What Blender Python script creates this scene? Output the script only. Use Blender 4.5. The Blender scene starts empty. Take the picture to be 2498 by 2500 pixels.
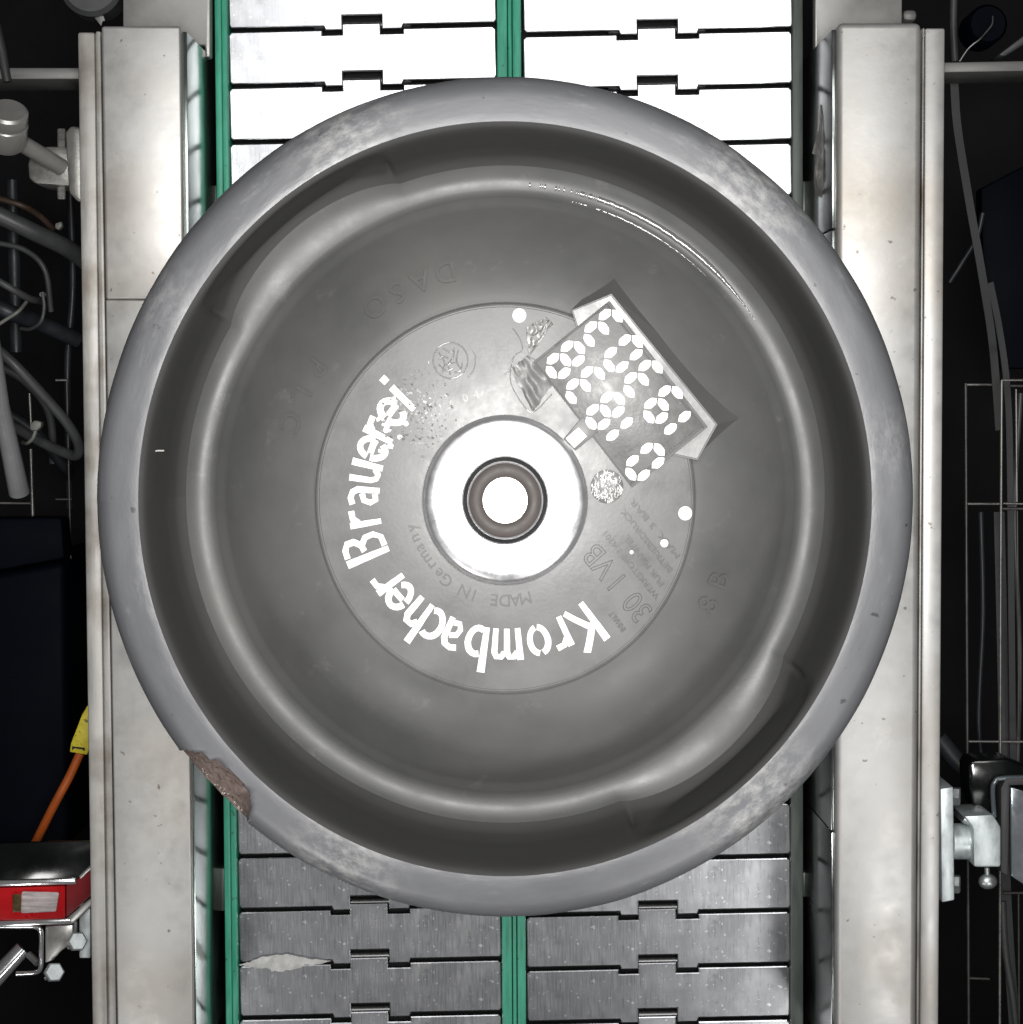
import bpy, bmesh, math, random
from mathutils import Vector, Matrix, noise
random.seed(7)
R = math.radians
scene = bpy.context.scene
COL = scene.collection

# ------------------------------------------------------------------ camera
H = 0.385                      # keg height, conveyor top is z = 0
F = 5173.0                     # focal length in photograph pixels (2498 wide)
TILT = R(2.7)
CAM = Vector((0.0032, 0.0442, H + 1.043))
cam_d = bpy.data.cameras.new('camera'); cam = bpy.data.objects.new('camera', cam_d)
COL.objects.link(cam); scene.camera = cam
cam.location = CAM; cam.rotation_euler = (-TILT, 0, 0)
cam_d.sensor_fit = 'HORIZONTAL'; cam_d.sensor_width = 36.0; cam_d.lens = 36.0 * F / 2498.0
cam_d.clip_start = 0.05; cam_d.clip_end = 50
ROT = Matrix.Rotation(-TILT, 3, 'X')
def at(px, py, z):
    d = ROT @ Vector(((px - 1249) / F, -(py - 1250) / F, -1.0))
    t = (z - CAM.z) / d.z
    return CAM + d * t
def S(z): return (CAM.z - z) / F          # metres per photograph pixel at height z

# ------------------------------------------------------------------ light
w = bpy.data.worlds.new('World'); scene.world = w; w.use_nodes = True
bg = w.node_tree.nodes['Background']; bg.inputs[0].default_value = (0.9, 0.95, 1.0, 1); bg.inputs[1].default_value = 0.012
def lamp(name, loc, target, sx, sy, power, spread=140, col=(1, 0.985, 0.965)):
    d = bpy.data.lights.new(name, 'AREA'); d.shape = 'RECTANGLE'; d.size = sx; d.size_y = sy
    d.energy = power; d.spread = R(spread); d.color = col
    o = bpy.data.objects.new(name, d); COL.objects.link(o); o.location = loc
    o.rotation_euler = (Vector(target) - Vector(loc)).to_track_quat('-Z', 'Y').to_euler()
    return o
lamp('lamp_overhead', (0.03, 0.08, 1.56), (0.01, 0.03, 0.2), 0.26, 0.26, 2.15, 57)
lamp('lamp_back_left',  (-0.16, 0.60, 1.45), (-0.05, 0.02, 0.2), 0.24, 0.20, 0.8, 100)
lamp('lamp_back_right', (0.36, 0.58, 1.45), (0.05, 0.02, 0.2), 0.34, 0.22, 1.05, 100)
lamp('lamp_front_left', (-0.60, -1.15, 1.35), (-0.05, 0.0, 0.2), 0.20, 0.20, 0.6, 60)
lamp('lamp_front_right', (0.62, -0.88, 1.38), (0.05, 0.0, 0.2), 0.20, 0.20, 0.75, 60)
vs = scene.view_settings
vs.view_transform = 'Standard'; vs.look = 'None'; vs.exposure = 0; vs.gamma = 1; vs.use_curve_mapping = False
scene.cycles.use_denoising = True
scene.cycles.max_bounces = 8

# ------------------------------------------------------------------ materials
MATS = {}
def mat(name, col, rough=0.5, metal=0.0, var=0.12, scale=60.0, bump=0.05, stretch=(1, 1, 1), rvar=0.1,
        stain=None, stain_scale=8.0, stain_amt=0.3, speck=None, speck_scale=180.0, speck_t=0.72, fine=None, spec=0.5, coat=0.0, alpha=None, scratch=None, polar=None, rand=0.0, wear=None):  # wear: rubbed rim spots with lamp highlights put into the colour
    if name in MATS: return MATS[name]
    m = bpy.data.materials.new(name); m.use_nodes = True; nt = m.node_tree; N = nt.nodes; L = nt.links
    b = N['Principled BSDF']
    b.inputs['Metallic'].default_value = metal
    b.inputs['Specular IOR Level'].default_value = spec
    b.inputs['Coat Weight'].default_value = coat
    tc = N.new('ShaderNodeTexCoord'); mp = N.new('ShaderNodeMapping'); mp.inputs['Scale'].default_value = stretch
    src = tc.outputs['Object']
    if polar:        # coordinates that follow the ring: arc length (squeezed), radius, height
        sx = N.new('ShaderNodeSeparateXYZ'); L.new(src, sx.inputs[0])
        at2 = N.new('ShaderNodeMath'); at2.operation = 'ARCTAN2'; L.new(sx.outputs[1], at2.inputs[0]); L.new(sx.outputs[0], at2.inputs[1])
        mu = N.new('ShaderNodeMath'); mu.operation = 'MULTIPLY'; L.new(at2.outputs[0], mu.inputs[0]); mu.inputs[1].default_value = 0.2 * polar
        le = N.new('ShaderNodeVectorMath'); le.operation = 'LENGTH'
        cxy = N.new('ShaderNodeCombineXYZ'); L.new(sx.outputs[0], cxy.inputs[0]); L.new(sx.outputs[1], cxy.inputs[1]); L.new(cxy.outputs[0], le.inputs[0])
        cx2 = N.new('ShaderNodeCombineXYZ'); L.new(mu.outputs[0], cx2.inputs[0]); L.new(le.outputs['Value'], cx2.inputs[1]); L.new(sx.outputs[2], cx2.inputs[2])
        src = cx2.outputs[0]
    L.new(src, mp.inputs['Vector'])
    n1 = N.new('ShaderNodeTexNoise'); n1.inputs['Scale'].default_value = scale; n1.inputs['Detail'].default_value = 6; n1.inputs['Roughness'].default_value = 0.65
    L.new(mp.outputs[0], n1.inputs['Vector'])
    def rgb(c): return (c[0], c[1], c[2], 1)
    mr = N.new('ShaderNodeMapRange'); mr.inputs[1].default_value = 0.3; mr.inputs[2].default_value = 0.7
    mr.inputs[3].default_value = 1 - var; mr.inputs[4].default_value = 1 + var
    L.new(n1.outputs['Fac'], mr.inputs[0])
    mul = N.new('ShaderNodeMix'); mul.data_type = 'RGBA'; mul.blend_type = 'MULTIPLY'; mul.inputs[0].default_value = 1
    mul.inputs[6].default_value = rgb(col); L.new(mr.outputs[0], mul.inputs[7])
    out = mul.outputs[2]
    if stain:
        n2 = N.new('ShaderNodeTexNoise'); n2.inputs['Scale'].default_value = stain_scale; n2.inputs['Detail'].default_value = 5
        L.new(tc.outputs['Object'], n2.inputs['Vector'])
        r2 = N.new('ShaderNodeMapRange'); r2.inputs[1].default_value = 0.45; r2.inputs[2].default_value = 0.75; r2.inputs[4].default_value = stain_amt
        L.new(n2.outputs['Fac'], r2.inputs[0])
        mx = N.new('ShaderNodeMix'); mx.data_type = 'RGBA'; L.new(r2.outputs[0], mx.inputs[0]); L.new(out, mx.inputs[6]); mx.inputs[7].default_value = rgb(stain); out = mx.outputs[2]
    if speck:
        n3 = N.new('ShaderNodeTexNoise'); n3.inputs['Scale'].default_value = speck_scale; n3.inputs['Detail'].default_value = 3
        L.new(tc.outputs['Object'], n3.inputs['Vector'])
        r3 = N.new('ShaderNodeMapRange'); r3.inputs[1].default_value = speck_t; r3.inputs[2].default_value = speck_t + 0.04; r3.inputs[4].default_value = 0.8
        L.new(n3.outputs['Fac'], r3.inputs[0])
        mx = N.new('ShaderNodeMix'); mx.data_type = 'RGBA'; L.new(r3.outputs[0], mx.inputs[0]); L.new(out, mx.inputs[6]); mx.inputs[7].default_value = rgb(speck); out = mx.outputs[2]
    if scratch:      # pale rubbed scuffs
        n4 = N.new('ShaderNodeTexNoise'); n4.inputs['Scale'].default_value = scratch[1]; n4.inputs['Detail'].default_value = 8; n4.inputs['Roughness'].default_value = 0.75
        L.new(src, n4.inputs['Vector'])
        r4 = N.new('ShaderNodeMapRange'); r4.inputs[1].default_value = scratch[2]; r4.inputs[2].default_value = scratch[2] + 0.14; r4.inputs[4].default_value = scratch[3]
        L.new(n4.outputs['Fac'], r4.inputs[0])
        mx = N.new('ShaderNodeMix'); mx.data_type = 'RGBA'; L.new(r4.outputs[0], mx.inputs[0]); L.new(out, mx.inputs[6]); mx.inputs[7].default_value = rgb(scratch[0]); out = mx.outputs[2]
    if wear:         # lamp highlights on rubbed rim spots, put into the colour: (centre azimuth, half width, amount), broken up by noise
        wear_glint_col, wear_glints = wear
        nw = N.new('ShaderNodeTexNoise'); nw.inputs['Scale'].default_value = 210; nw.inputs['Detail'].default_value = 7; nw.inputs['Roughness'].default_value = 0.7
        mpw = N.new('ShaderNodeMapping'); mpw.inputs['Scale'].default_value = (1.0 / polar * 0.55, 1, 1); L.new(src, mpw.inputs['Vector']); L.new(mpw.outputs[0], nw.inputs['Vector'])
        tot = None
        for c_, hw, am in wear_glints:
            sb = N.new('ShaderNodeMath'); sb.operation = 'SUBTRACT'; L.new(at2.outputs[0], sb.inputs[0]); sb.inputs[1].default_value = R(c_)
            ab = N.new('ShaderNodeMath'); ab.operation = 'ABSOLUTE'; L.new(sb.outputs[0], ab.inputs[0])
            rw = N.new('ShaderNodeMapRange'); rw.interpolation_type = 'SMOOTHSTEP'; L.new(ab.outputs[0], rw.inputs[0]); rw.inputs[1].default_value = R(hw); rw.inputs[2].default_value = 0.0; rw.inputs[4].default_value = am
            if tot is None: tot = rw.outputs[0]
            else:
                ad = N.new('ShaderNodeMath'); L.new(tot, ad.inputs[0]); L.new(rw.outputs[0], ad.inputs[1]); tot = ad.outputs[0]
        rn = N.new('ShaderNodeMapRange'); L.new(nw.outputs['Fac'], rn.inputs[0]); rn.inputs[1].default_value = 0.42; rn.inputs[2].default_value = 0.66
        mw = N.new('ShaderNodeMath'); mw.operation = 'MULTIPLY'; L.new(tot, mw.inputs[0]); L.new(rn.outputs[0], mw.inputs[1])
        mx = N.new('ShaderNodeMix'); mx.data_type = 'RGBA'; L.new(mw.outputs[0], mx.inputs[0]); L.new(out, mx.inputs[6]); mx.inputs[7].default_value = rgb(wear_glint_col); out = mx.outputs[2]
    if rand:
        oi = N.new('ShaderNodeObjectInfo'); r5 = N.new('ShaderNodeMapRange'); r5.inputs[3].default_value = 1 - rand; r5.inputs[4].default_value = 1 + rand * 0.6
        L.new(oi.outputs['Random'], r5.inputs[0])
        mx = N.new('ShaderNodeMix'); mx.data_type = 'RGBA'; mx.blend_type = 'MULTIPLY'; mx.inputs[0].default_value = 1; L.new(out, mx.inputs[6]); L.new(r5.outputs[0], mx.inputs[7]); out = mx.outputs[2]
    L.new(out, b.inputs['Base Color'])
    rr = N.new('ShaderNodeMapRange'); rr.inputs[1].default_value = 0.3; rr.inputs[2].default_value = 0.7
    rr.inputs[3].default_value = max(0.02, rough - rvar); rr.inputs[4].default_value = min(1, rough + rvar)
    L.new(n1.outputs['Fac'], rr.inputs[0]); L.new(rr.outputs[0], b.inputs['Roughness'])
    if bump:
        bn = N.new('ShaderNodeBump'); bn.inputs['Strength'].default_value = bump; bn.inputs['Distance'].default_value = 0.001
        nf = n1
        if fine:
            nf = N.new('ShaderNodeTexNoise'); nf.inputs['Scale'].default_value = fine; nf.inputs['Detail'].default_value = 4
            L.new(mp.outputs[0], nf.inputs['Vector'])
        L.new(nf.outputs['Fac'], bn.inputs['Height']); L.new(bn.outputs[0], b.inputs['Normal'])
    if alpha is not None:
        b.inputs['Transmission Weight'].default_value = alpha
    MATS[name] = m
    return m
PU   = mat('keg_plastic', (0.080, 0.081, 0.081), 0.42, var=0.10, scale=25, bump=0.04, fine=900, rvar=0.08, spec=0.42, stain=(0.118, 0.115, 0.110), stain_scale=10, stain_amt=0.7, scratch=((0.17, 0.165, 0.16), 55, 0.60, 0.5))
WALL = mat('keg_wall_plastic_shaded', (0.060, 0.060, 0.059), 0.6, var=0.12, scale=30, bump=0.05, fine=700, rvar=0.08, spec=0.12, polar=0.35, scratch=((0.15, 0.145, 0.14), 90, 0.64, 0.4))  # same moulding as the dish, colour darkened to stand in for wall shade
PURIM = mat('keg_rim_plastic', (0.124, 0.127, 0.136), 0.40, var=0.09, scale=40, bump=0.10, fine=500, rvar=0.10, spec=0.45, polar=0.3, scratch=((0.27, 0.27, 0.28), 75, 0.585, 0.5), speck=(0.035, 0.035, 0.035), speck_scale=140, speck_t=0.71, wear=((0.37, 0.37, 0.36), [(114, 13, 0.75), (51, 15, 0.75), (-115, 13, 0.65), (-49, 15, 0.75), (150, 9, 0.35), (8, 10, 0.25)]))  # pale wear patches at the diagonals also paint in the lamps' highlights
FOAM = mat('broken_foam', (0.215, 0.165, 0.148), 0.95, var=0.35, scale=260, bump=1.0, spec=0.1, speck=(0.07, 0.05, 0.045), speck_scale=330, speck_t=0.60)
FLAKE = mat('foam_flake', (0.55, 0.52, 0.49), 0.9, var=0.2, scale=300, bump=0)
RELIEF = mat('lit_relief_plastic', (0.175, 0.174, 0.17), 0.28, var=0.2, scale=150, bump=0.1)  # paler than the plate: light caught by raised strokes, put into the colour
DIAL = mat('plate_plastic', (0.125, 0.125, 0.124), 0.36, var=0.10, scale=40, bump=0.04, fine=500, rvar=0.10, stain=(0.17, 0.167, 0.163), stain_scale=22, stain_amt=0.6)
PANEL = mat('panel_plastic', (0.12, 0.12, 0.118), 0.40, var=0.15, scale=90, bump=0.35, stretch=(1, 1, 1), rvar=0.12, scratch=((0.35, 0.35, 0.35), 120, 0.60, 0.5))
SKIRT = mat('skirt_plastic', (0.10, 0.10, 0.10), 0.5, var=0.05, scale=40, bump=0.05)
INK = mat('dark_emboss', (0.085, 0.085, 0.083), 0.45, var=0.15, scale=200, bump=0)  # small embossed text, darker grey than the plate
WHITE = mat('white_inlay', (0.80, 0.80, 0.79), 0.45, var=0.06, scale=150, bump=0.05, scratch=((0.30, 0.30, 0.30), 170, 0.635, 0.7))
FIT = mat('fitting_steel', (0.70, 0.70, 0.715), 0.38, 0.85, var=0.14, scale=60, bump=0.2, rvar=0.12, stain=(0.40, 0.41, 0.44), stain_scale=60, stain_amt=0.7)
RUBBER = mat('valve_rubber', (0.065, 0.055, 0.051), 0.6, var=0.08, scale=200, bump=0.05)
VALVE = mat('valve_core_steel', (0.88, 0.88, 0.88), 0.4, 0.3, var=0.03, scale=200, bump=0)
BLACK = mat('black_gap', (0.008, 0.008, 0.008), 0.8, var=0.1)
SLAT = mat('slat_steel', (0.46, 0.47, 0.495), 0.295, 1.0, var=0.10, scale=60, bump=0.008, stretch=(22, 0.9, 4), rvar=0.03, stain=(0.75, 0.76, 0.78), stain_scale=44, stain_amt=0.65, speck=(0.97, 0.97, 1.0), speck_scale=260, speck_t=0.65, rand=0.32, scratch=((0.20, 0.21, 0.23), 70, 0.56, 0.6))
PIN = mat('pin_steel', (0.22, 0.22, 0.22), 0.45, 0.9, var=0.3, scale=100, stretch=(8, 1, 1))
RAIL = mat('rail_steel', (0.49, 0.487, 0.478), 0.44, 0.55, var=0.07, scale=55, bump=0.12, rvar=0.07, stain=(0.34, 0.305, 0.26), stain_scale=8, stain_amt=0.75, speck=(0.17, 0.14, 0.11), speck_scale=170, speck_t=0.705, scratch=((0.66, 0.65, 0.64), 30, 0.6, 0.4))
RUST = mat('ledge_steel', (0.42, 0.41, 0.39), 0.5, 0.45, var=0.12, scale=40, bump=0.2, stretch=(4, 0.6, 1), stain=(0.12, 0.085, 0.05), stain_scale=22, stain_amt=1.0)
PLATE = mat('back_plate_steel', (0.30, 0.295, 0.285), 0.45, 0.5, var=0.10, scale=40, bump=0.1, speck=(0.1, 0.09, 0.08), speck_scale=160, speck_t=0.73)
GUIDE = mat('guide_plate_green_grey', (0.34, 0.39, 0.37), 0.16, 0.95, var=0.10, scale=12, bump=0.05, stretch=(1, 0.5, 1))  # steel with the green strip's reflection tinted into its colour
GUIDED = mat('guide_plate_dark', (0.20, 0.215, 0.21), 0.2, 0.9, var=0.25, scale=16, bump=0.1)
GREEN = mat('green_wear_plastic', (0.05, 0.34, 0.22), 0.42, var=0.25, scale=30, bump=0.15, stretch=(8, 1, 1), speck=(0.02, 0.09, 0.06), speck_scale=160, speck_t=0.68)
GREYG = mat('grey_green_strip', (0.085, 0.10, 0.09), 0.45, 0.2, var=0.2, scale=40, bump=0.1, stretch=(8, 1, 1))
FLOOR = mat('dark_floor', (0.002, 0.002, 0.003), 0.9, var=0.4, scale=4)
BED = mat('bed_black', (0.012, 0.012, 0.012), 0.8, var=0.3, scale=20)
DGREY = mat('dark_bar', (0.16, 0.16, 0.155), 0.5, 0.3, var=0.15, scale=30, stretch=(1, 6, 1))
CLAMP = mat('cast_clamp', (0.26, 0.255, 0.24), 0.42, 0.6, var=0.25, scale=60, bump=0.5)
KNOB = mat('knob_steel', (0.40, 0.395, 0.38), 0.35, 0.6, var=0.1, scale=50)
HOSE = mat('hose_grey', (0.06, 0.062, 0.064), 0.45, var=0.15, scale=60)
HOSE2 = mat('hose_dark', (0.02, 0.023, 0.028), 0.45, var=0.2, scale=60)
TIE = mat('tie_white', (0.16, 0.16, 0.15), 0.5)
CHROME = mat('chrome', (0.85, 0.86, 0.88), 0.16, 0.8, var=0.08, scale=60, bump=0.02, rvar=0.06)
ZINC = mat('zinc', (0.42, 0.45, 0.45), 0.35, 0.8, var=0.22, scale=90, bump=0.3)
WIRE = mat('wire_steel', (0.20, 0.195, 0.185), 0.4, 0.6, var=0.35, scale=60)
WIRED = mat('wire_steel_dull', (0.07, 0.068, 0.065), 0.45, 0.6, var=0.4, scale=60)
NAVY = mat('navy_plastic', (0.0012, 0.002, 0.005), 0.6, var=0.2, scale=8, spec=0.05)
YEL = mat('yellow_tag', (0.62, 0.52, 0.03), 0.5, var=0.2, scale=200, speck=(0.05, 0.05, 0.01), speck_scale=230, speck_t=0.62)
ORANGE = mat('orange_cable', (0.42, 0.09, 0.015), 0.45, var=0.15, scale=60)
RED = mat('red_plastic', (0.62, 0.015, 0.02), 0.3, var=0.05, scale=40)
LENS = mat('lens_clear', (0.74, 0.66, 0.66), 0.15, 0.1, var=0.4, scale=60, bump=0.4, stretch=(1, 6, 1))
BRASS = mat('lens_brass', (0.45, 0.34, 0.16), 0.3, 0.8, var=0.3, scale=200)
BLKGLOSS = mat('black_gloss', (0.006, 0.007, 0.007), 0.18, var=0.2, scale=20)
TAPE = mat('torn_tape', (0.19, 0.185, 0.175), 0.6, var=0.35, scale=90, bump=1.0)
STRAP = mat('strap_grey', (0.030, 0.031, 0.033), 0.6, var=0.15, scale=40)
GLASSY = mat('housing_glass', (0.10, 0.12, 0.13), 0.15, 0.3, var=0.3, scale=30)
WPLATE = mat('pale_zinc_plate', (0.55, 0.60, 0.61), 0.45, 0.5, var=0.25, scale=80, bump=0.2, stretch=(2, 1, 1))
SOAP = mat('dried_foam', (0.50, 0.50, 0.49), 0.7, var=0.35, scale=120, bump=0.3)

# ------------------------------------------------------------------ helpers
def link(o, parent=None):
    COL.objects.link(o)
    if parent is not None: o.parent = parent
    return o
def tag(o, label=None, cat=None, group=None, kind=None):
    if label: o['label'] = label
    if cat: o['category'] = cat
    if group: o['group'] = group
    if kind: o['kind'] = kind
    return o
def empty(name, loc=(0, 0, 0)):
    o = bpy.data.objects.new(name, None); o.location = loc; o.empty_display_size = 0.02
    return link(o)
def wloc(parent):
    p = Vector((0, 0, 0))
    while parent is not None:
        p += Vector(parent.location); parent = parent.parent
    return p
def mesh_obj(name, verts, faces, m, parent=None, smooth=False, origin=None, auto=None):
    """verts in world space (or in keg space for keg parts); origin at the parent's place"""
    off = wloc(parent) if origin is None else origin
    me = bpy.data.meshes.new(name)
    me.from_pydata([tuple(Vector(v) - off) for v in verts], [], faces); me.update()
    me.materials.append(m)
    if smooth:
        for p in me.polygons: p.use_smooth = True
        if auto is not None: me.set_sharp_from_angle(angle=R(auto))
    o = bpy.data.objects.new(name, me)
    if parent is None and origin is not None: o.location = origin
    return link(o, parent)
def bm_obj(name, bm, m, parent=None, smooth=False, auto=None):
    off = wloc(parent)
    bmesh.ops.recalc_face_normals(bm, faces=bm.faces)
    me = bpy.data.meshes.new(name)
    if off.length > 0: bmesh.ops.translate(bm, verts=bm.verts, vec=-off)
    bm.to_mesh(me); bm.free(); me.materials.append(m)
    if smooth:
        for p in me.polygons: p.use_smooth = True
        me.set_sharp_from_angle(angle=R(35 if auto is None else auto))
    return link(bpy.data.objects.new(name, me), parent)
def prism_bm(top, height, bevel=0.0, seg=2, bottom=None):
    """closed prism: top polygon (world points), sides straight down by height"""
    bm = bmesh.new()
    a = [bm.verts.new(p) for p in top]
    b = [bm.verts.new(p) for p in (bottom or [Vector(p) - Vector((0, 0, height)) for p in top])]
    bm.faces.new(a); bm.faces.new(list(reversed(b)))
    n = len(a)
    for i in range(n): bm.faces.new((a[i], b[i], b[(i + 1) % n], a[(i + 1) % n]))
    bmesh.ops.recalc_face_normals(bm, faces=bm.faces)
    if bevel > 0:
        bmesh.ops.bevel(bm, geom=list(bm.edges), offset=bevel, segments=seg, profile=0.5, affect='EDGES', clamp_overlap=True)
    return bm
def prism_px(name, pts, z, height, m, parent=None, bevel=0.001, smooth=True, seg=2):
    bm = prism_bm([at(x, y, z) for x, y in pts], height, bevel, seg)
    return bm_obj(name, bm, m, parent, smooth)
def rect_px(name, x0, y0, x1, y1, z, height, m, parent=None, bevel=0.001, seg=2):
    return prism_px(name, [(x0, y0), (x1, y0), (x1, y1), (x0, y1)], z, height, m, parent, bevel, True, seg)
def catmull(pts, n=8):
    P = [Vector(p) for p in pts]
    if len(P) < 3: return P
    Q = [P[0] * 2 - P[1]] + P + [P[-1] * 2 - P[-2]]
    out = []
    for i in range(1, len(Q) - 2):
        for k in range(n):
            t = k / n
            a, b, c, d = Q[i - 1], Q[i], Q[i + 1], Q[i + 2]
            out.append(0.5 * ((2 * b) + (c - a) * t + (2 * a - 5 * b + 4 * c - d) * t * t + (3 * b - a - 3 * c + d) * t ** 3))
    out.append(P[-1]); return out
def tube(name, pts, rad, m, parent=None, n=12, curve=True, cap=True):
    P = catmull(pts) if curve else [Vector(p) for p in pts]
    k = len(P)
    rr = rad if isinstance(rad, (list, tuple)) else None
    verts, faces = [], []
    up = None
    for i, p in enumerate(P):
        d = (P[min(i + 1, k - 1)] - P[max(i - 1, 0)]).normalized()
        if up is None:
            up = Vector((0, 0, 1)) if abs(d.z) < 0.9 else Vector((1, 0, 0))
        x = d.cross(up).normalized(); up = x.cross(d).normalized()
        r = rad if rr is None else rr[0] + (rr[1] - rr[0]) * i / max(1, k - 1)
        for j in range(n):
            a = 2 * math.pi * j / n
            verts.append(p + (x * math.cos(a) + up * math.sin(a)) * r)
    for i in range(k - 1):
        for j in range(n):
            faces.append((i * n + j, i * n + (j + 1) % n, (i + 1) * n + (j + 1) % n, (i + 1) * n + j))
    if cap:
        faces.append(tuple(range(n - 1, -1, -1))); faces.append(tuple(range((k - 1) * n, k * n)))
    return mesh_obj(name, verts, faces, m, parent, smooth=True, auto=50)
def tube_px(name, pts, rpx, m, parent=None, **kw):
    """pts: (px, py, z); rpx: radius in photograph pixels at the first point's height"""
    s = S(pts[0][2])
    r = [q * s for q in rpx] if isinstance(rpx, (list, tuple)) else rpx * s
    return tube(name, [at(*p) for p in pts], r, m, parent, **kw)
def lathe(name, prof, m, parent=None, center=(0, 0, 0), n=96, close=True, auto=35, axis=None):
    c = Vector(center); M = Matrix.Identity(3) if axis is None else Vector((0, 0, 1)).rotation_difference(Vector(axis)).to_matrix()
    verts, faces = [], []
    for r, z in prof:
        for j in range(n):
            a = 2 * math.pi * j / n
            verts.append(c + M @ Vector((r * math.cos(a), r * math.sin(a), z)))
    k = len(prof)
    for i in range(k - 1):
        for j in range(n):
            faces.append((i * n + j, (i + 1) * n + j, (i + 1) * n + (j + 1) % n, i * n + (j + 1) % n))
    if close:
        faces.append(tuple(range(n))); faces.append(tuple(range((k - 1) * n + n - 1, (k - 1) * n - 1, -1)))
    o = mesh_obj(name, verts, faces, m, parent, smooth=True, auto=auto)
    bm = bmesh.new(); bm.from_mesh(o.data); bmesh.ops.recalc_face_normals(bm, faces=bm.faces); bm.to_mesh(o.data); bm.free()
    return o
def hexbolt(name, p, axis, r, h, m, parent):
    return lathe(name, [(r * 0.86, 0), (r, h * 0.12), (r, h * 0.85), (r * 0.85, h)], m, parent, center=p, n=6, axis=axis, auto=20)

# ------------------------------------------------------------------ setting
fl = mesh_obj('floor', [(-3, -3, -0.75), (3, -3, -0.75), (3, 3, -0.75), (-3, 3, -0.75)], [(0, 1, 2, 3)], FLOOR)
tag(fl, kind='structure')

# conveyor bed below the chains
bed = rect_px('conveyor_bed', 560, -140, 1925, 2640, -0.035, 0.06, BED, None, 0.002)
tag(bed, 'black machine bed running under the two slat chains', 'conveyor bed')

# chains -----------------------------------------------------------
def slat_mesh(width, pitch, name):
    s = width / 0.178
    x = [v * s - width / 2 for v in (0, 0.0626, 0.0755, 0.1014, 0.1161, 0.178)]
    g = 0.0024
    top, bot = 0.0, -pitch
    # lower edge (towards -y) is this slat's hinge edge to the slat below; upper edge carries the tongue
    P = [(x[0] + 0.0015, bot), (x[1], bot), (x[1] + 0.0012, bot - 0.0027), (x[2], bot - 0.0027), (x[2], bot + 0.0068), (x[3], bot + 0.0068), (x[3], bot - 0.0027), (x[4] - 0.0012, bot - 0.0027), (x[4], bot), (x[5] - 0.0015, bot), (x[5], bot + 0.002),
         (x[5], top - g - 0.002), (x[5] - 0.002, top - g), (x[4], top - g), (x[4], top - 0.0056), (x[3], top - 0.0056), (x[3], top + 0.0016), (x[2], top + 0.0016), (x[2], top - 0.0056), (x[1], top - 0.0056), (x[1], top - g), (x[0] + 0.002, top - g), (x[0], top - g - 0.002), (x[0], bot + 0.002)]
    bm = bmesh.new()
    vs_ = [bm.verts.new((px, py, 0)) for px, py in P]
    f = bm.faces.new(vs_)
    if f.normal.z < 0: f.normal_flip()
    r = bmesh.ops.extrude_face_region(bm, geom=[f])
    low = [e for e in r['geom'] if isinstance(e, bmesh.types.BMVert)]
    bmesh.ops.translate(bm, verts=low, vec=(0, 0, -0.0035))
    bmesh.ops.recalc_face_normals(bm, faces=bm.faces)
    te = [e for e in bm.edges if all(abs(v.co.z) < 1e-6 for v in e.verts)]
    bmesh.ops.bevel(bm, geom=te, offset=0.0009, segments=2, profile=0.5, affect='EDGES', clamp_overlap=True)
    bmesh.ops.recalc_face_normals(bm, faces=bm.faces)
    me = bpy.data.meshes.new(name); bm.to_mesh(me); bm.free(); me.materials.append(SLAT)
    return me
def chain(label, xt, xb, yt, yb, npitch, yaw):
    pt = at((xt[0] + xt[1]) / 2, yt, 0); pb = at((xb[0] + xb[1]) / 2, yb, 0)
    width = ((at(xt[1], yt, 0) - at(xt[0], yt, 0)).length + (at(xb[1], yb, 0) - at(xb[0], yb, 0)).length) / 2
    d = (pb - pt) / npitch; pitch = d.length
    off = d.normalized() * 0.0068
    root = empty('slat_chain', (pt + pb) / 2)
    tag(root, label, 'slat chain', 'slat chains carrying the keg')
    me = slat_mesh(width, pitch, 'slat')
    pme = None
    for i in range(-2, npitch + 3):
        o = bpy.data.objects.new('slat', me); link(o, root)
        # notch top of slat i-1 / i boundary lies 6.8 mm above the boundary line
        p = pt + d * i + off
        o.location = p - wloc(root) + Vector((0, 0, random.uniform(-0.0003, 0.0003)))
        o.rotation_euler = (random.uniform(-0.006, 0.006), random.uniform(-0.003, 0.003), math.atan2(d.x, -d.y) + yaw)
        if pme is None:
            pin = tube('hinge_pin', [(-width * 0.18, 0, 0), (width * 0.18, 0, 0)], 0.0026, PIN, None, n=10, curve=False)
            pme = pin.data; COL.objects.unlink(pin); bpy.data.objects.remove(pin)
        q = bpy.data.objects.new('hinge_pin', pme); link(q, o); q.location = (0, 0.0012, -0.0062)
    return root
chain('slat chain of hinged steel plates between the left green strip and the middle green strip', (556, 1211), (585, 1223), 36.5, 2451, 18, R(1.0))
chain('slat chain of hinged steel plates between the middle green strip and the grey strip', (1277, 1933), (1285, 1929), 47.7, 2463.7, 18, R(1.0))
# dried foam on a slat
random.seed(3)
pf = [(585, 2355), (612, 2349), (632, 2338), (660, 2333), (700, 2331), (742, 2336), (770, 2343), (808, 2347), (786, 2352), (744, 2356), (716, 2368), (690, 2371), (664, 2372), (648, 2364), (615, 2362), (592, 2358)]
pf = [(x + random.uniform(-3, 3), y + random.uniform(-2, 2)) for (a0, b0) in zip(pf, pf[1:] + pf[:1]) for x, y in (a0, ((a0[0] * 2 + b0[0]) / 3, (a0[1] * 2 + b0[1]) / 3), ((a0[0] + 2 * b0[0]) / 3, (a0[1] + 2 * b0[1]) / 3))]
so = prism_px('foam_residue', pf, 0.0012, 0.0012, SOAP, None, 0.0004)
tag(so, 'streak of dried white foam on a slat beside the left green strip', 'foam residue')

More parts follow.
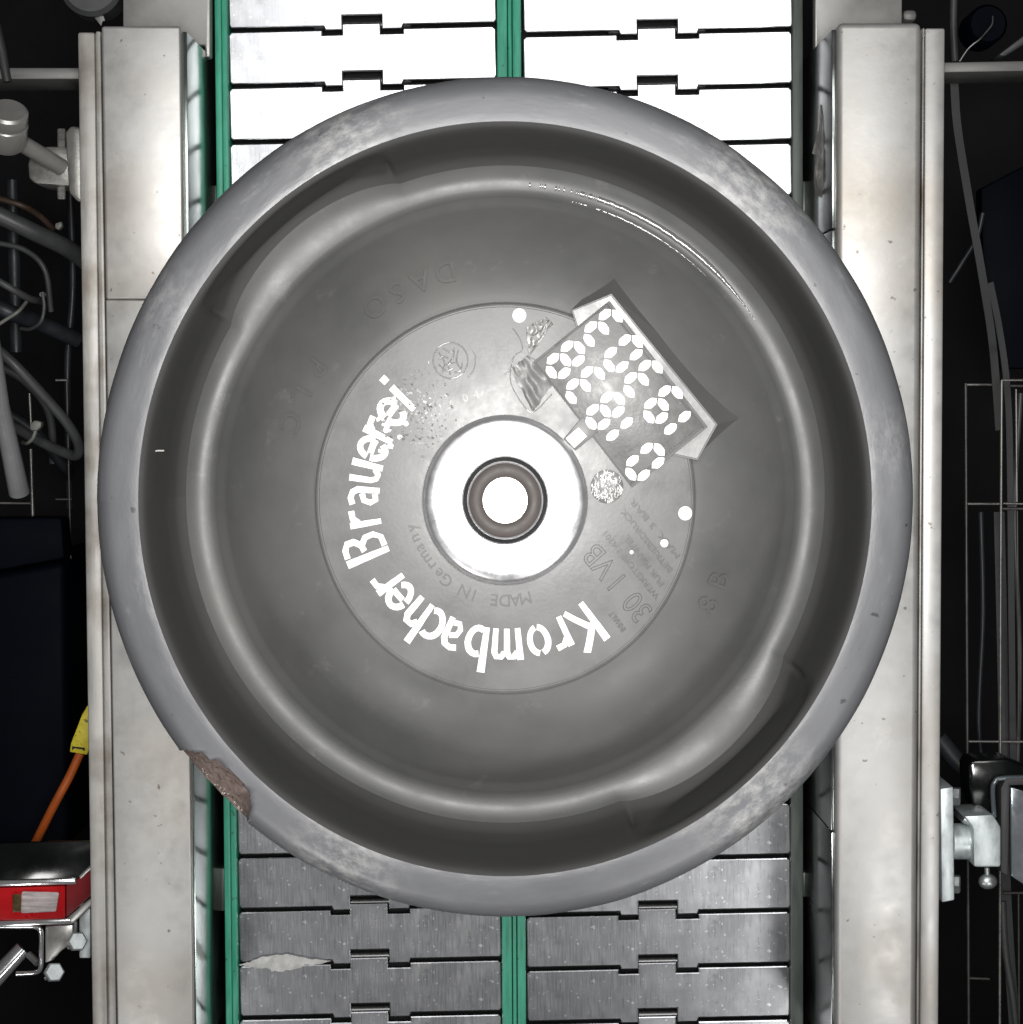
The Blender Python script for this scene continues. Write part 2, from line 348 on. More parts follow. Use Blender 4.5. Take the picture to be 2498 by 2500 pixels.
# wear strips --------------------------------------------------------
def strip(label, xt, xb, z, m, cat='wear strip', splits=((0, 1),), height=0.03, y0=-120, y1=2620):
    root = empty('wear_strip', at((xt[0] + xt[1]) / 2, 1250, z - height))
    tag(root, label, cat, 'plastic strips along the chains')
    for k, (a, b) in enumerate(splits):
        def xx(y, f):
            t = y / 2500
            l = xt[0] + (xb[0] - xt[0]) * t; r = xt[1] + (xb[1] - xt[1]) * t
            return l + (r - l) * f
        prism_px('strip_profile', [(xx(y0, a), y0), (xx(y0, b), y0), (xx(y1, b), y1), (xx(y1, a), y1)], z - 0.0015 * (k % 2), height, m, root, 0.0012)
    return root
strip('bright green plastic strip along the left edge of the left slat chain', (523, 555), (551, 582), 0.006, GREEN, splits=((0, 0.52), (0.54, 1)))
strip('double green plastic strip between the two slat chains', (1213, 1272), (1226, 1285), 0.004, GREEN, splits=((0, 0.43), (0.45, 0.62), (0.64, 1)))
strip('dark grey green strip along the right edge of the right slat chain', (1935, 1961), (1930, 1962), 0.004, GREYG)

# side rails ---------------------------------------------------------
ZB = 0.10
def lin(a, b, y, ya=65, yb=2500): return a + (b - a) * (y - ya) / (yb - ya)
def quad(xl, xr, y0, y1):
    return [(lin(*xl, y0), y0), (lin(*xr, y0), y0), (lin(*xr, y1), y1), (lin(*xl, y1), y1)]
# left
rl = empty('side_rail', at(360, 1250, -0.02)); tag(rl, 'pale steel side rail on the left with a rust stained outer ledge', 'rail', 'side rails beside the chains')
prism_px('beam', quad((247, 286), (441, 472), 63, 731), ZB, 0.115, RAIL, rl, 0.0018, True, 3)
prism_px('beam', quad((247, 286), (441, 472), 731.6, 2620), ZB, 0.115, RAIL, rl, 0.0010, True, 3)
prism_px('ledge', quad((189, 225), (231, 262), 78, 2620), ZB - 0.012, 0.05, RUST, rl, 0.0015)
prism_px('ledge_lip', quad((233, 263), (245, 284), 76, 2620), ZB - 0.016, 0.04, RUST, rl, 0.0008)
ys = [75, 1290, 2590]
for a, b in zip(ys[:-1], ys[1:]):
    top = [at(lin(444, 474, a), a + 2, ZB - 0.006), at(lin(456, 480, a), a + 2, ZB - 0.006), at(lin(456, 480, b), b - 2, ZB - 0.006), at(lin(444, 474, b), b - 2, ZB - 0.006)]
    bot = [v.copy() for v in top]
    for i, v in enumerate(bot): v.z = -0.03
    for i in (1, 2): bot[i].x += 0.0025
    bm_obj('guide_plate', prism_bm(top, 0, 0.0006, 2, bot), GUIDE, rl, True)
# right
rr_ = empty('side_rail', at(2150, 1250, -0.02)); tag(rr_, 'pale steel side rail on the right with torn tape on its inner face', 'rail', 'side rails beside the chains')
prism_px('beam', quad((2045, 2040), (2251, 2237), 54, 2620), ZB, 0.115, RAIL, rr_, 0.004, True, 3)
prism_px('ledge', quad((2259, 2246), (2308, 2292), 68, 2620), ZB - 0.012, 0.05, RAIL, rr_, 0.0015)
prism_px('ledge_lip', quad((2253, 2238), (2258, 2245), 68, 2620), ZB - 0.016, 0.04, RUST, rr_, 0.0008)
ys2 = [70, 560, 1050, 1540, 2030, 2590]
for a, b in zip(ys2[:-1], ys2[1:]):
    top = [at(lin(2031, 2029, a), a + 2, ZB - 0.006), at(lin(2043, 2038, a), a + 2, ZB - 0.006), at(lin(2043, 2038, b), b - 2, ZB - 0.006), at(lin(2031, 2029, b), b - 2, ZB - 0.006)]
    bot = [v.copy() for v in top]
    for v in bot: v.z = -0.03
    for i in (0, 3): bot[i].x -= 0.0025
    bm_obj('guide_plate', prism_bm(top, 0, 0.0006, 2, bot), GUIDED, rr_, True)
# back plates behind the rail ends
for lab, pts in (('grey steel frame plate behind the top end of the left rail', [(300, -140), (513, -140), (513, 138), (503, 140), (500, 110), (300, 110)]),
                 ('grey steel frame plate behind the top end of the right rail', [(1990, -140), (2203, -140), (2203, 110), (2010, 110), (1997, 137), (1990, 137)])):
    o = prism_px('frame_plate', pts, 0.02, 0.012, PLATE, None, 0.001)
    tag(o, lab, 'frame plate', 'plates behind the rail ends')
o = rect_px('bracket_block', 2205, 22, 2240, 50, 0.0, 0.03, DGREY, None, 0.003); tag(o, 'small dark block beside the plate behind the right rail end', 'block')
# roller supports in the gaps
for lab, x0, x1, y0, y1 in (('small steel support tab in the gap beside the left green strip, above the keg', 516, 530, 452, 520),
                            ('small steel support tab in the gap beside the grey strip, above the keg', 1957, 1990, 442, 560),
                            ('small steel support tab in the gap beside the grey strip, below the keg', 1959, 2004, 2130, 2190),
                            ('small steel support tab in the gap beside the left green strip, below the keg', 537, 552, 2120, 2225)):
    o = rect_px('support_tab', x0, y0, x1, y1, -0.012, 0.02, GREYG, None, 0.001); tag(o, lab, 'support tab', 'support tabs beside the chains')
# torn tape on the right rail's inner face
tp = empty('torn_tape', at(2010, 360, 0.03)); tag(tp, 'crumpled torn grey tape hanging on the inner face of the right rail', 'tape')
outl = [(2004, 255), (2012, 262), (2017, 285), (2028, 320), (2031, 380), (2029, 430), (2022, 452), (2016, 478), (2006, 484), (1993, 470), (1988, 445), (1990, 405), (1996, 385), (1992, 378), (1983, 374), (1990, 345), (1999, 318), (2002, 290)]
vs_, fs_ = [], []
cx, cy = 2010, 385
rings = 5
for k in range(rings + 1):
    f = k / rings
    for (x, y) in outl:
        px, py = cx + (x - cx) * f, cy + (y - cy) * f
        vs_.append(at(px, py, 0.062 + 0.012 * noise.noise(Vector((px * 0.05, py * 0.03, 2))) - 0.004 * f))
n_ = len(outl)
for k in range(rings):
    for j in range(n_):
        fs_.append((k * n_ + j, k * n_ + (j + 1) % n_, (k + 1) * n_ + (j + 1) % n_, (k + 1) * n_ + j))
tb = mesh_obj('tape_sheet', vs_, fs_, TAPE, tp)
sm = tb.modifiers.new('thick', 'SOLIDIFY'); sm.thickness = 0.0008

# ------------------------------------------------------------------ keg
YS = 1.03
keg = empty('beer_keg', (0, 0, 0)); keg.scale = (1, YS, 1)
tag(keg, 'dark grey plastic jacketed beer keg seen from above with chipped rim and white lettering', 'keg')
def K(px, py, z):          # photograph pixel -> keg space
    v = at(px, py, z); return Vector((v.x, v.y / YS, z))
def zdial(r):
    t = max(0.0, (r - 0.04) / 0.057)
    return H - 0.028 - 0.005 * t ** 1.5
def zdome(r):
    s = max(0.0, r - 0.0975)
    return H - 0.0355 - (0.16 * s + 9.0 * s * s)
def ztop(r): return zdial(r) if r < 0.0968 else zdome(r)
# profile: list of (r, z rel H, zone)
prof = []
for r in [0.0972 + 0.0023 * i for i in range(23)]: prof.append((r, zdome(r) - H))
r0, z0 = prof[-1]
prof += [(0.1508, z0 - 0.0013), (0.1519, z0 - 0.0024), (0.1531, z0 - 0.0032), (0.1545, z0 - 0.0037), (0.156, z0 - 0.0039)]
for q in range(1, 13):
    th = R(82) * q / 12
    prof.append((0.1575 + 0.0150 * math.sin(th), z0 - 0.0039 + 0.0150 * (1 - math.cos(th))))
    if q == 6: wall0 = len(prof) - 1
prof += [(0.1737, -0.052), (0.1745, -0.043), (0.1752, -0.034), (0.1758, -0.025), (0.1764, -0.0165), (0.1770, -0.0095), (0.1776, -0.0055), (0.1783, -0.0028), (0.1793, -0.0010), (0.1808, -0.0001)]
ZT = z0
rim0 = len(prof)
prof += [(0.1828, 0.0001), (0.1852, 0.0), (0.1876, -0.0002), (0.1900, -0.0005), (0.1921, -0.0008), (0.1941, -0.0012), (0.1960, -0.0019), (0.1980, -0.0035), (0.1999, -0.0055), (0.2016, -0.0080), (0.2029, -0.0110), (0.2038, -0.0145), (0.2045, -0.020), (0.2048, -0.027), (0.2048, -0.035), (0.2048, -0.043)]
side0 = len(prof)
RO = 0.2048
prof += [(RO, -0.06), (0.202, -0.075), (0.195, -0.09), (0.194, -0.10), (0.194, -0.28), (0.195, -0.295), (RO, -0.31), (RO, -0.36), (0.198, -0.375), (0.188, -0.3848), (0.10, -0.3848)]
NA = 1080
GRIPS = (129.0, -49.0)
def gripw(az):
    w_ = 0.0
    for g in GRIPS:
        d = abs((az - g + 180) % 360 - 180)
        w_ = max(w_, max(0.0, 1 - (d / 19.8) ** 2) ** 0.75)
    return w_
def pitw(az):
    w_ = 0.0
    for g in GRIPS:
        d = abs((az - g + 180) % 360 - 180); w_ = max(w_, math.exp(-((d - 19.0) / 0.55) ** 2))
    return w_
def chip_rb(az):
    """inner edge of the broken patch at this azimuth, or None"""
    if not (216.4 < az < 230.6): return None
    t = (az - 216.4) / 14.2
    keys = [(0, 0.2035), (0.06, 0.1985), (0.16, 0.1935), (0.27, 0.1928), (0.33, 0.1900), (0.6, 0.1878), (0.8, 0.1895), (0.92, 0.1945), (1, 0.2035)]
    for (a, b), (c, d) in zip(keys[:-1], keys[1:]):
        if a <= t <= c:
            return b + (d - b) * (t - a) / (c - a) + 0.0006 * noise.noise(Vector((az * 1.7, 0, 0)))
    return None
verts = []
for i, (r, z) in enumerate(prof):
    for j in range(NA):
        az = 360.0 * j / NA
        rr, zz = r, z
        g = gripw(az)
        if 0.1576 < r < 0.1790 and i < rim0:
            e = max(0.0, min(1.0, (r - 0.1575) / 0.013)) * min(1.0, max(0.0, (-0.004 - z) / 0.02))
            rr = min(0.1790, r + 0.0095 * g * e) if g > 0 else r
            p_ = pitw(az)
            if p_ > 0.01 and -0.066 < z < -0.035: rr += 0.0022 * p_ * math.sin(math.pi * (z + 0.066) / 0.031)
        rb = chip_rb(az)
        if rb is not None and i >= rim0 and i < side0 and r > rb - 0.0003:
            # fracture surface: a rough slope from the broken edge down to the side
            t = (i - rim0) / (side0 - 1 - rim0)
            nz = noise.noise(Vector((az * 0.9, i * 0.7, 3.1)))
            rr = r
            if r < RO - 0.0001:
                zz = -0.0035 - (r - rb) / (RO - rb + 1e-6) * 0.022 + 0.0016 * nz
            else:
                zz = min(z, -0.0255 + 0.0015 * nz - 0.004 * (i - rim0 - 12) * 0)
                zz = min(zz, -0.0255 - 0.004 * max(0, i - (side0 - 4)))
                rr = RO + 0.0004 * nz
        elif i >= rim0 and i < side0:
            rr += 0.00025 * noise.noise(Vector((math.cos(R(az)) * 9, math.sin(R(az)) * 9, i * 0.2)))
            zz += 0.00014 * noise.noise(Vector((math.cos(R(az)) * 14, math.sin(R(az)) * 14, i * 0.35 + 7)))
        verts.append((rr * math.cos(R(az)), rr * math.sin(R(az)), H + zz))
fb, fr, fc, fs_side = [], [], [], []
for i in range(len(prof) - 1):
    for j in range(NA):
        f = (i * NA + j, i * NA + (j + 1) % NA, (i + 1) * NA + (j + 1) % NA, (i + 1) * NA + j)
        f = f[::-1]
        az = 360.0 * (j + 0.5) / NA
        rb = chip_rb(az)
        if rb is not None and rim0 <= i < side0 - 1 and (prof[i][0] + prof[i + 1][0]) / 2 > rb: fc.append(f)
        elif i >= rim0 - 1 and i < side0 - 6: fr.append(f)
        elif i >= rim0: fs_side.append(f)
        else: fb.append(f)
def sub(name, fs, m):
    idx = {}; vv = []; ff = []
    for f in fs:
        g = []
        for v in f:
            if v not in idx: idx[v] = len(vv); vv.append(verts[v])
            g.append(idx[v])
        ff.append(g)
    return mesh_obj(name, vv, ff, m, keg, smooth=True)
sub('dished_head', [f for f in fb if f[3] // NA < wall0], PU)
sub('inner_wall', [f for f in fb if f[3] // NA >= wall0], WALL)
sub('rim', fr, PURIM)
sub('side_jacket', fs_side, PU)
ch = sub('chipped_edge', fc, FOAM); ch['label'] = 'broken patch of brown foam on the rim edge'
# raised bead added so the ring catches a bright glint, broken up towards its left end
bm = bmesh.new()
def pz(r):
    for (a, b), (c, d) in zip(prof[:-1], prof[1:]):
        if a <= r <= c: return H + b + (d - b) * (r - a) / (c - a + 1e-9)
NB = 420
for base, rad, z_lo, z_hi in ((0.1585, 0.0013, 0.0, 0.62), (0.1535, 0.0008, 0.22, 0.55)):
    prev = None
    for k in range(NB + 1):
        t = k / NB
        if t < z_lo or t > 1 or (t > z_hi and random.random() < (t - z_hi) * 3.2): prev = None; continue
        az = 34 + 58 * t
        tp = min(1.0, (t - z_lo) / 0.25) * (1 - 0.4 * t)
        rc = base + 0.0003 * noise.noise(Vector((az * 0.8, 1, 0))); rd = rad * max(0.15, tp)
        zc = pz(rc)
        cur = []
        for q in range(9):
            a_ = math.pi * q / 8
            r = rc + 1.5 * rd * math.cos(a_)
            cur.append(bm.verts.new((r * math.cos(R(az)), r * math.sin(R(az)), zc - 0.00005 + 0.7 * rd * math.sin(a_))))
        if prev:
            for q in range(8): bm.faces.new((prev[q], cur[q], cur[q + 1], prev[q + 1]))
        prev = cur
bm_obj('glint_bead', bm, mat('bead_gloss_plastic', (0.11, 0.11, 0.108), 0.13, var=0.05, scale=80, bump=0.2, fine=300, rvar=0.04), keg, True, 60)
# pale flakes along the lower edge of the break
bm = bmesh.new()
for k in range(46):
    az = 220 + 10.2 * (k / 45.0) ** 0.8 + random.uniform(-0.1, 0.1)
    r = 0.2025 + random.uniform(-0.0025, 0.0008)
    c = Vector((r * math.cos(R(az)), r * math.sin(R(az)), H - 0.021 + random.uniform(-0.002, 0.002)))
    t = Vector((-math.sin(R(az)), math.cos(R(az)), 0)); n = Vector((math.cos(R(az)), math.sin(R(az)), 0.1))
    l = random.uniform(0.0010, 0.0022) * (0.5 + k / 60); wd = random.uniform(0.0002, 0.0005)
    q = [bm.verts.new(c - t * wd - n * l * 0.5), bm.verts.new(c + t * wd - n * l * 0.5), bm.verts.new(c + n * l * 0.5 + t * random.uniform(-0.0005, 0.0005))]
    top_ = bm.verts.new(c + Vector((0, 0, 0.0006)))
    bm.faces.new(q); bm.faces.new((q[0], q[1], top_)); bm.faces.new((q[1], q[2], top_)); bm.faces.new((q[2], q[0], top_))
fo = bm_obj('torn_fibres', bm, FLAKE, keg); fo['kind'] = 'stuff'

# dial plate
pp = [(0.036, zdial(0.036) - 0.004)]
pp += [(0.0395 + 0.0029 * i, zdial(0.0395 + 0.0029 * i)) for i in range(19)]
pp += [(0.0930, zdial(0.0930)), (0.0944, zdial(0.0944)), (0.0947, zdial(0.0947) - 0.0005), (0.0953, zdial(0.0953) - 0.0005), (0.0957, zdial(0.0957)), (0.0962, zdial(0.0962) - 0.0003), (0.0966, zdial(0.0966) - 0.0022), (0.0976, zdial(0.0976) - 0.003)]
plate = lathe('label_plate', pp, DIAL, keg, n=220, close=False, auto=30)

# fitting ---------------------------------------------------------------
zf = H - 0.0165
lathe('fitting_ring', [(0.0416, H - 0.036), (0.0416, zf - 0.0050), (0.0411, zf - 0.0032), (0.0398, zf - 0.0013), (0.0384, zf - 0.0003), (0.035, zf + 0.0001), (0.024, zf), (0.0217, zf - 0.0004), (0.0211, zf - 0.0012), (0.0208, zf - 0.012)], FIT, keg, n=128, close=False, auto=30)
lathe('gap_ring', [(0.0209, zf - 0.004), (0.0188, zf - 0.004)], BLACK, keg, n=96, close=False)
lathe('spring_ring', [(0.0191, zf - 0.005), (0.0191, zf - 0.0012), (0.0187, zf - 0.0007), (0.0181, zf - 0.0012), (0.0179, zf - 0.005)], FIT, keg, n=96, close=False)
ringp = [(0.0146 + 0.0035 * math.cos(R(a)), zf - 0.0022 + 0.0024 * math.sin(R(a))) for a in range(-20, 201, 12)]
lathe('valve_seal', ringp, RUBBER, keg, n=96, close=False, auto=80)
lathe('valve_core', [(0.0118, zf - 0.006), (0.0118, zf - 0.0022), (0.0112, zf - 0.0016), (0.0, zf - 0.0014)], VALVE, keg, n=64, close=False)

# panel --------------------------------------------------------------
# panel frame in photograph pixels: origin, u (long, reading) and v (short) axes
def PUV(u, v):
    x = 405 + 0.615 * u + 0.780 * v; y = 705 + 0.788 * u - 0.626 * v
    return 1200 + x / 3.113, 650 + y / 3.113
ZP = H - 0.0276
def PK(u, v, z=ZP):
    return K(*PUV(u, v), z)
U0, U1, V0, V1 = -38, 1178, -78, 690
# shoulder: the plate reaches out over the dome as a flat tongue with flared sides
ZS = H - 0.0310
sh_top = [K(x, y, ZS) for x, y in ((1440, 900), (1395, 757), (1493, 717), (1752, 1036), (1704, 1124), (1590, 1100))]
sh_bot = [K(1440, 900, H - 0.04), K(1394, 757, H - 0.040), K(1508, 642, H - 0.060), K(1842, 1010, H - 0.060), K(1705, 1126, H - 0.040), K(1590, 1100, H - 0.04)]
panel = bm_obj('display_panel', prism_bm(sh_top, 0, 0.0, 1, sh_bot), SKIRT, keg)
bm_obj('shoulder_sheet', prism_bm([K(x, y, ZS + 0.0004) for x, y in ((1445, 900), (1398, 758), (1492, 721), (1748, 1036), (1702, 1120), (1590, 1096))], 0.001, 0.0002), DIAL, panel)
bm_obj('panel_base', prism_bm([PK(U0, V0), PK(U1, V0), PK(U1, V1 - 30), PK(U0, V1 - 30)], 0.006, 0.0003), DIAL, panel, True)
def pbox(name, u0, v0, u1, v1, zt, h, m, par, bev=0.0004):
    return bm_obj(name, prism_bm([PK(u0, v0, zt), PK(u1, v0, zt), PK(u1, v1, zt), PK(u0, v1, zt)], h, bev, 2), m, par, True)
pbox('face_sheet', U0 + 14, V0 + 8, U1 - 40, V1 - 72, ZP + 0.0005, 0.003, PANEL, panel)
pbox('border_rib', U0 + 4, V1 - 64, U1 - 10, V1 - 52, ZP + 0.0010, 0.003, PANEL, panel)
pbox('border_rib', U0 + 4, V1 - 44, U1 - 6, V1 - 33, ZP + 0.0006, 0.003, RELIEF, panel)
pbox('border_rib', U1 - 32, V0 + 8, U1 - 20, V1 - 66, ZP + 0.0010, 0.003, PANEL, panel)
pbox('border_rib', U0 + 2, V0 + 200, U0 + 10, V1 - 66, ZP + 0.0008, 0.003, PANEL, panel)
SEG = {'8': 'L1 L2 R1 R2 T M B', 'E': 'L1 L2 T M B', '1': 'L1 L2', '0': 'L1 L2 R1 R2 T B', '6': 'L1 L2 T M R1 B'}
def petal(u, v, alongu, k):
    L_, T_ = 62.0, 33.0
    base_ = [(-L_, 0), (-L_ + T_, T_), (L_ - T_, T_), (L_, 0), (L_ - T_, -T_), (-L_ + T_, -T_)]
    sh = []
    for q in range(6):           # hexagonal bar with softened corners
        p0, p1, p2 = (Vector(base_[(q + d) % 6]) for d in (-1, 0, 1))
        c_ = 0.16 if q in (0, 3) else 0.30
        sh += [tuple(p1.lerp(p0, c_)), tuple(p1.lerp((p0 + p2) / 2, c_ * 0.42)), tuple(p1.lerp(p2, c_))]
    pts = []
    for x, y in sh:
        x *= 1 + random.uniform(-0.04, 0.04); y *= 1 + random.uniform(-0.04, 0.04)
        du, dv = (x, y) if alongu else (y, x)
        if not alongu: du = -du
        pts.append(PK(u + du, v + dv, ZP + 0.0011))
    bm_obj('digit_segment', prism_bm(pts, 0.001, 0.0), WHITE, panel)
k = 0
for row, vo, uo in (('8E810', 0, 0), ('E0E61', 376, -8)):
    for n, c in enumerate(row):
        ub = 107 + 246 * n + uo
        for sname in SEG[c].split():
            du, dv, al = {'L1': (-70, 50, 0), 'L2': (-76, 193, 0), 'R1': (70, 50, 0), 'R2': (64, 193, 0), 'B': (2, -22, 1), 'M': (-2, 121, 1), 'T': (-8, 262, 1)}[sname]
            petal(ub + du, dv + vo, al, k); k += 1
# white tab between fitting and panel
def crop5(pts, z, dz, name, m, par, bev=0.0004):
    return bm_obj(name, prism_bm([K(1200 + x / 3.113, 650 + y / 3.113, z) for x, y in pts], dz, bev), m, par, True)
tabh = crop5([(548, 1312), (692, 1140), (812, 1258), (640, 1402)], zdial(0.046) + 0.0016, 0.004, 'tab_holder', DIAL, keg)
crop5([(562, 1308), (662, 1222), (728, 1292), (630, 1384)], zdial(0.046) + 0.0024, 0.002, 'white_tab', WHITE, tabh)
# round dots, plug and small rivets
def disc(name, px, py, rpx, m, dz=0.0008, n=28, par=keg):
    z = 0; c = K(px, py, H - 0.032); r = math.hypot(c.x, c.y); zz = ztop(r)
    c = K(px, py, zz); s = S(zz) * rpx
    return lathe(name, [(s, -0.002), (s, dz * 0.6), (s * 0.88, dz), (0, dz)], m, par, center=(c.x, c.y, zz), n=n, close=False)
disc('round_dot', 1268, 770, 17, WHITE); disc('round_dot', 1673, 1253, 17, WHITE)
disc('round_dot', 1622, 1326, 10, WHITE); disc('round_dot', 1542, 1348, 5, WHITE)
plug = disc('embossed_plug', 1482, 1188, 40, PANEL, 0.0010, 40)
bm = bmesh.new()
for k in range(150):
    a = random.uniform(0, 2 * math.pi); q = 38 * math.sqrt(random.random())
    c = K(1482 + q * math.cos(a), 1188 + q * math.sin(a), zdial(0.052) + 0.001)
    l = random.uniform(0.0004, 0.0013); wd = random.uniform(0.0001, 0.0003)
    M = Matrix.Translation(c) @ Matrix.Rotation(random.gauss(0, 0.5), 4, 'Z') @ Matrix.Diagonal((wd * 2, l * 2, random.uniform(0.0006, 0.0016), 1))
    bmesh.ops.create_cube(bm, size=1.0, matrix=M)
o = bm_obj('plug_texture', bm, RELIEF, plug); o['kind'] = 'stuff'

# lettering --------------------------------------------------------------
def arc(cx, cy, rx, ry, a0, a1, n=12):
    return [(cx + rx * math.cos(R(a0 + (a1 - a0) * i / n)), cy + ry * math.sin(R(a0 + (a1 - a0) * i / n))) for i in range(n + 1)]
GL = {
 'K': [[(0.07, 0), (0.07, 1.0)], [(0.13, 0.50), (0.30, 0.72), (0.52, 1.0)], [(0.20, 0.56), (0.34, 0.33), (0.56, 0.0)]],
 'r': [[(0.07, 0), (0.07, 0.70)], [(0.10, 0.50), (0.20, 0.62), (0.36, 0.64)]],
 'o': [arc(0.27, 0.34, 0.20, 0.29, 100, 262), arc(0.27, 0.34, 0.20, 0.29, 80, -82)],
 'm': [[(0.07, 0), (0.07, 0.70)], [(0.12, 0.52), (0.20, 0.62), (0.29, 0.62), (0.34, 0.52), (0.34, 0)], [(0.39, 0.52), (0.47, 0.62), (0.56, 0.62), (0.61, 0.52), (0.61, 0)]],
 'b': [[(0.07, 0), (0.07, 1.0)], arc(0.24, 0.33, 0.21, 0.29, 110, -118)],
 'a': [[(0.05, 0.60), (0.18, 0.64), (0.30, 0.60), (0.36, 0.48), (0.36, 0)], [(0.28, 0.39), (0.13, 0.34), (0.08, 0.2), (0.14, 0.08), (0.28, 0.10)]],
 'c': [arc(0.30, 0.34, 0.22, 0.30, 62, 300, 16)],
 'h': [[(0.07, 0), (0.07, 1.0)], [(0.12, 0.50), (0.21, 0.62), (0.33, 0.62), (0.39, 0.50), (0.39, 0)]],
 'e': [arc(0.27, 0.34, 0.20, 0.29, 5, 165, 10), [(0.16, 0.36), (0.47, 0.36)], arc(0.27, 0.34, 0.20, 0.29, 180, 322, 10)],
 'B': [[(0.07, 0), (0.07, 1.0)], [(0.17, 0.94), (0.32, 0.94), (0.43, 0.86), (0.44, 0.70), (0.34, 0.56), (0.20, 0.53)], [(0.34, 0.54), (0.47, 0.43), (0.50, 0.24), (0.40, 0.08), (0.17, 0.06)]],
 'u': [[(0.07, 0.70), (0.07, 0.22), (0.12, 0.10), (0.22, 0.07), (0.33, 0.16)], [(0.39, 0.70), (0.39, 0)]],
 'i': [[(0.07, 0), (0.07, 0.70)], [(0.07, 0.84), (0.07, 1.0)]],
}
def ribbon(pts, wd):
    L, Rr = [], []
    n = len(pts)
    for i, p in enumerate(pts):
        a = Vector(pts[max(i - 1, 0)]); b = Vector(pts[min(i + 1, n - 1)])
        d = (b - a).normalized(); nn = Vector((-d.y, d.x))
        L.append(Vector(p) + nn * wd / 2); Rr.append(Vector(p) - nn * wd / 2)
    return L, Rr
def letter(ch, az, rb=0.0638, cap=0.0228, wd=0.140):
    xs = [p[0] for s in GL[ch] for p in s]; cx = (min(xs) + max(xs)) / 2
    vv, ff = [], []
    for si, s in enumerate(GL[ch]):
        # densify
        d = []
        for a, b in zip(s[:-1], s[1:]):
            m = max(1, int(math.hypot(b[0] - a[0], b[1] - a[1]) / 0.12))
            for t in range(m): d.append((a[0] + (b[0] - a[0]) * t / m, a[1] + (b[1] - a[1]) * t / m))
        d.append(s[-1])
        L, Rr = ribbon(d, wd * random.uniform(0.93, 1.06))
        base = len(vv); n = len(d)
        for hgt in (0.00045 + si * 0.00006, -0.0006):
            for side in (L, Rr):
                for p in side:
                    x = (p.x - cx) * cap; y = p.y * cap
                    x += 0.00012 * noise.noise(Vector((p.x * 9, p.y * 9, az)))
                    r = rb + y; th = R(az) - x / (rb + 0.008)
                    vv.append((r * math.cos(th), r * math.sin(th), zdial(r) + hgt))
        for i in range(n - 1):
            a = base
            ff.append((a + i, a + n + i, a + n + i + 1, a + i + 1))
            ff.append((a + i, a + i + 1, a + 2 * n + i + 1, a + 2 * n + i))
            ff.append((a + n + i, a + 3 * n + i, a + 3 * n + i + 1, a + n + i + 1))
        ff.append((base, base + 2 * n, base + 3 * n, base + n))
        ff.append((base + n - 1, base + 2 * n - 1, base + 4 * n - 1, base + 3 * n - 1))
    o = mesh_obj('letter', vv, ff, WHITE, plate)
    bm = bmesh.new(); bm.from_mesh(o.data); bmesh.ops.recalc_face_normals(bm, faces=bm.faces); bm.to_mesh(o.data); bm.free()
for ch_, az in (('K', -57.5), ('r', -67.5), ('o', -76.2), ('m', -89.3), ('b', -101.8), ('a', -111.7), ('c', -120.3), ('h', -128.3), ('e', -138.4), ('r', -146.9),
                ('B', -161.8), ('r', -173.1), ('a', 179.0), ('u', 169.2), ('e', 159.6), ('r', 151.2), ('e', 143.2), ('i', 136.2)):
    letter(ch_, az)

# embossed small text ------------------------------------------------------
DG = bpy.context.evaluated_depsgraph_get()
def text_mesh(body, size, outline=False, extrude=0.0005):
    c = bpy.data.curves.new('t', 'FONT'); c.body = body; c.size = size; c.align_x = 'CENTER'; c.align_y = 'CENTER'
    c.resolution_u = 3
    if outline:
        c.fill_mode = 'NONE'; c.bevel_depth = 0.00022; c.bevel_resolution = 1
    else:
        c.extrude = extrude
    o = bpy.data.objects.new('t', c); COL.objects.link(o)
    bpy.context.view_layer.update()
    dg = bpy.context.evaluated_depsgraph_get()
    me = bpy.data.meshes.new_from_object(o.evaluated_get(dg))
    V = [v.co.copy() for v in me.vertices]; Fc = [tuple(p.vertices) for p in me.polygons]
    bpy.data.objects.remove(o); bpy.data.curves.remove(c); bpy.data.meshes.remove(me)
    return V, Fc
def line_text(body, p0, p1, hpx, outline=False, name='embossed_line', m=None):
    a = K(*p0, H - 0.031); b = K(*p1, H - 0.031)
    V, Fc = text_mesh(body, hpx * S(H - 0.03) / 0.72, outline)
    wdt = max(v.x for v in V) - min(v.x for v in V)
    d = (b - a); Lg = Vector((d.x, d.y, 0)).length; d = Vector((d.x, d.y, 0)).normalized(); up = Vector((-d.y, d.x, 0)); mid = (a + b) / 2
    sc = Lg / wdt
    out = []
    for v in V:
        q = Vector((mid.x, mid.y, 0)) + d * v.x * sc + up * v.y
        out.append((q.x, q.y, zdial(math.hypot(q.x, q.y)) + 0.0001 + v.z * (1 if outline else 1)))
    return mesh_obj(name, out, Fc, m or INK, plate)
line_text('WERKSTOFF 1.4301', (1606, 1459), (1476, 1298), 15)
line_text('PUR MANTEL', (1619, 1430), (1529, 1308), 15)
line_text('BETRIEBSDRUCK', (1640, 1396), (1521, 1245), 15)
line_text('MAX. 3 BAR', (1659, 1361), (1543, 1221), 15)
line_text('30  l VB', (1578, 1506), (1441, 1339), 56, True)
line_text('INHALT', (1525, 1540), (1492, 1495), 16)
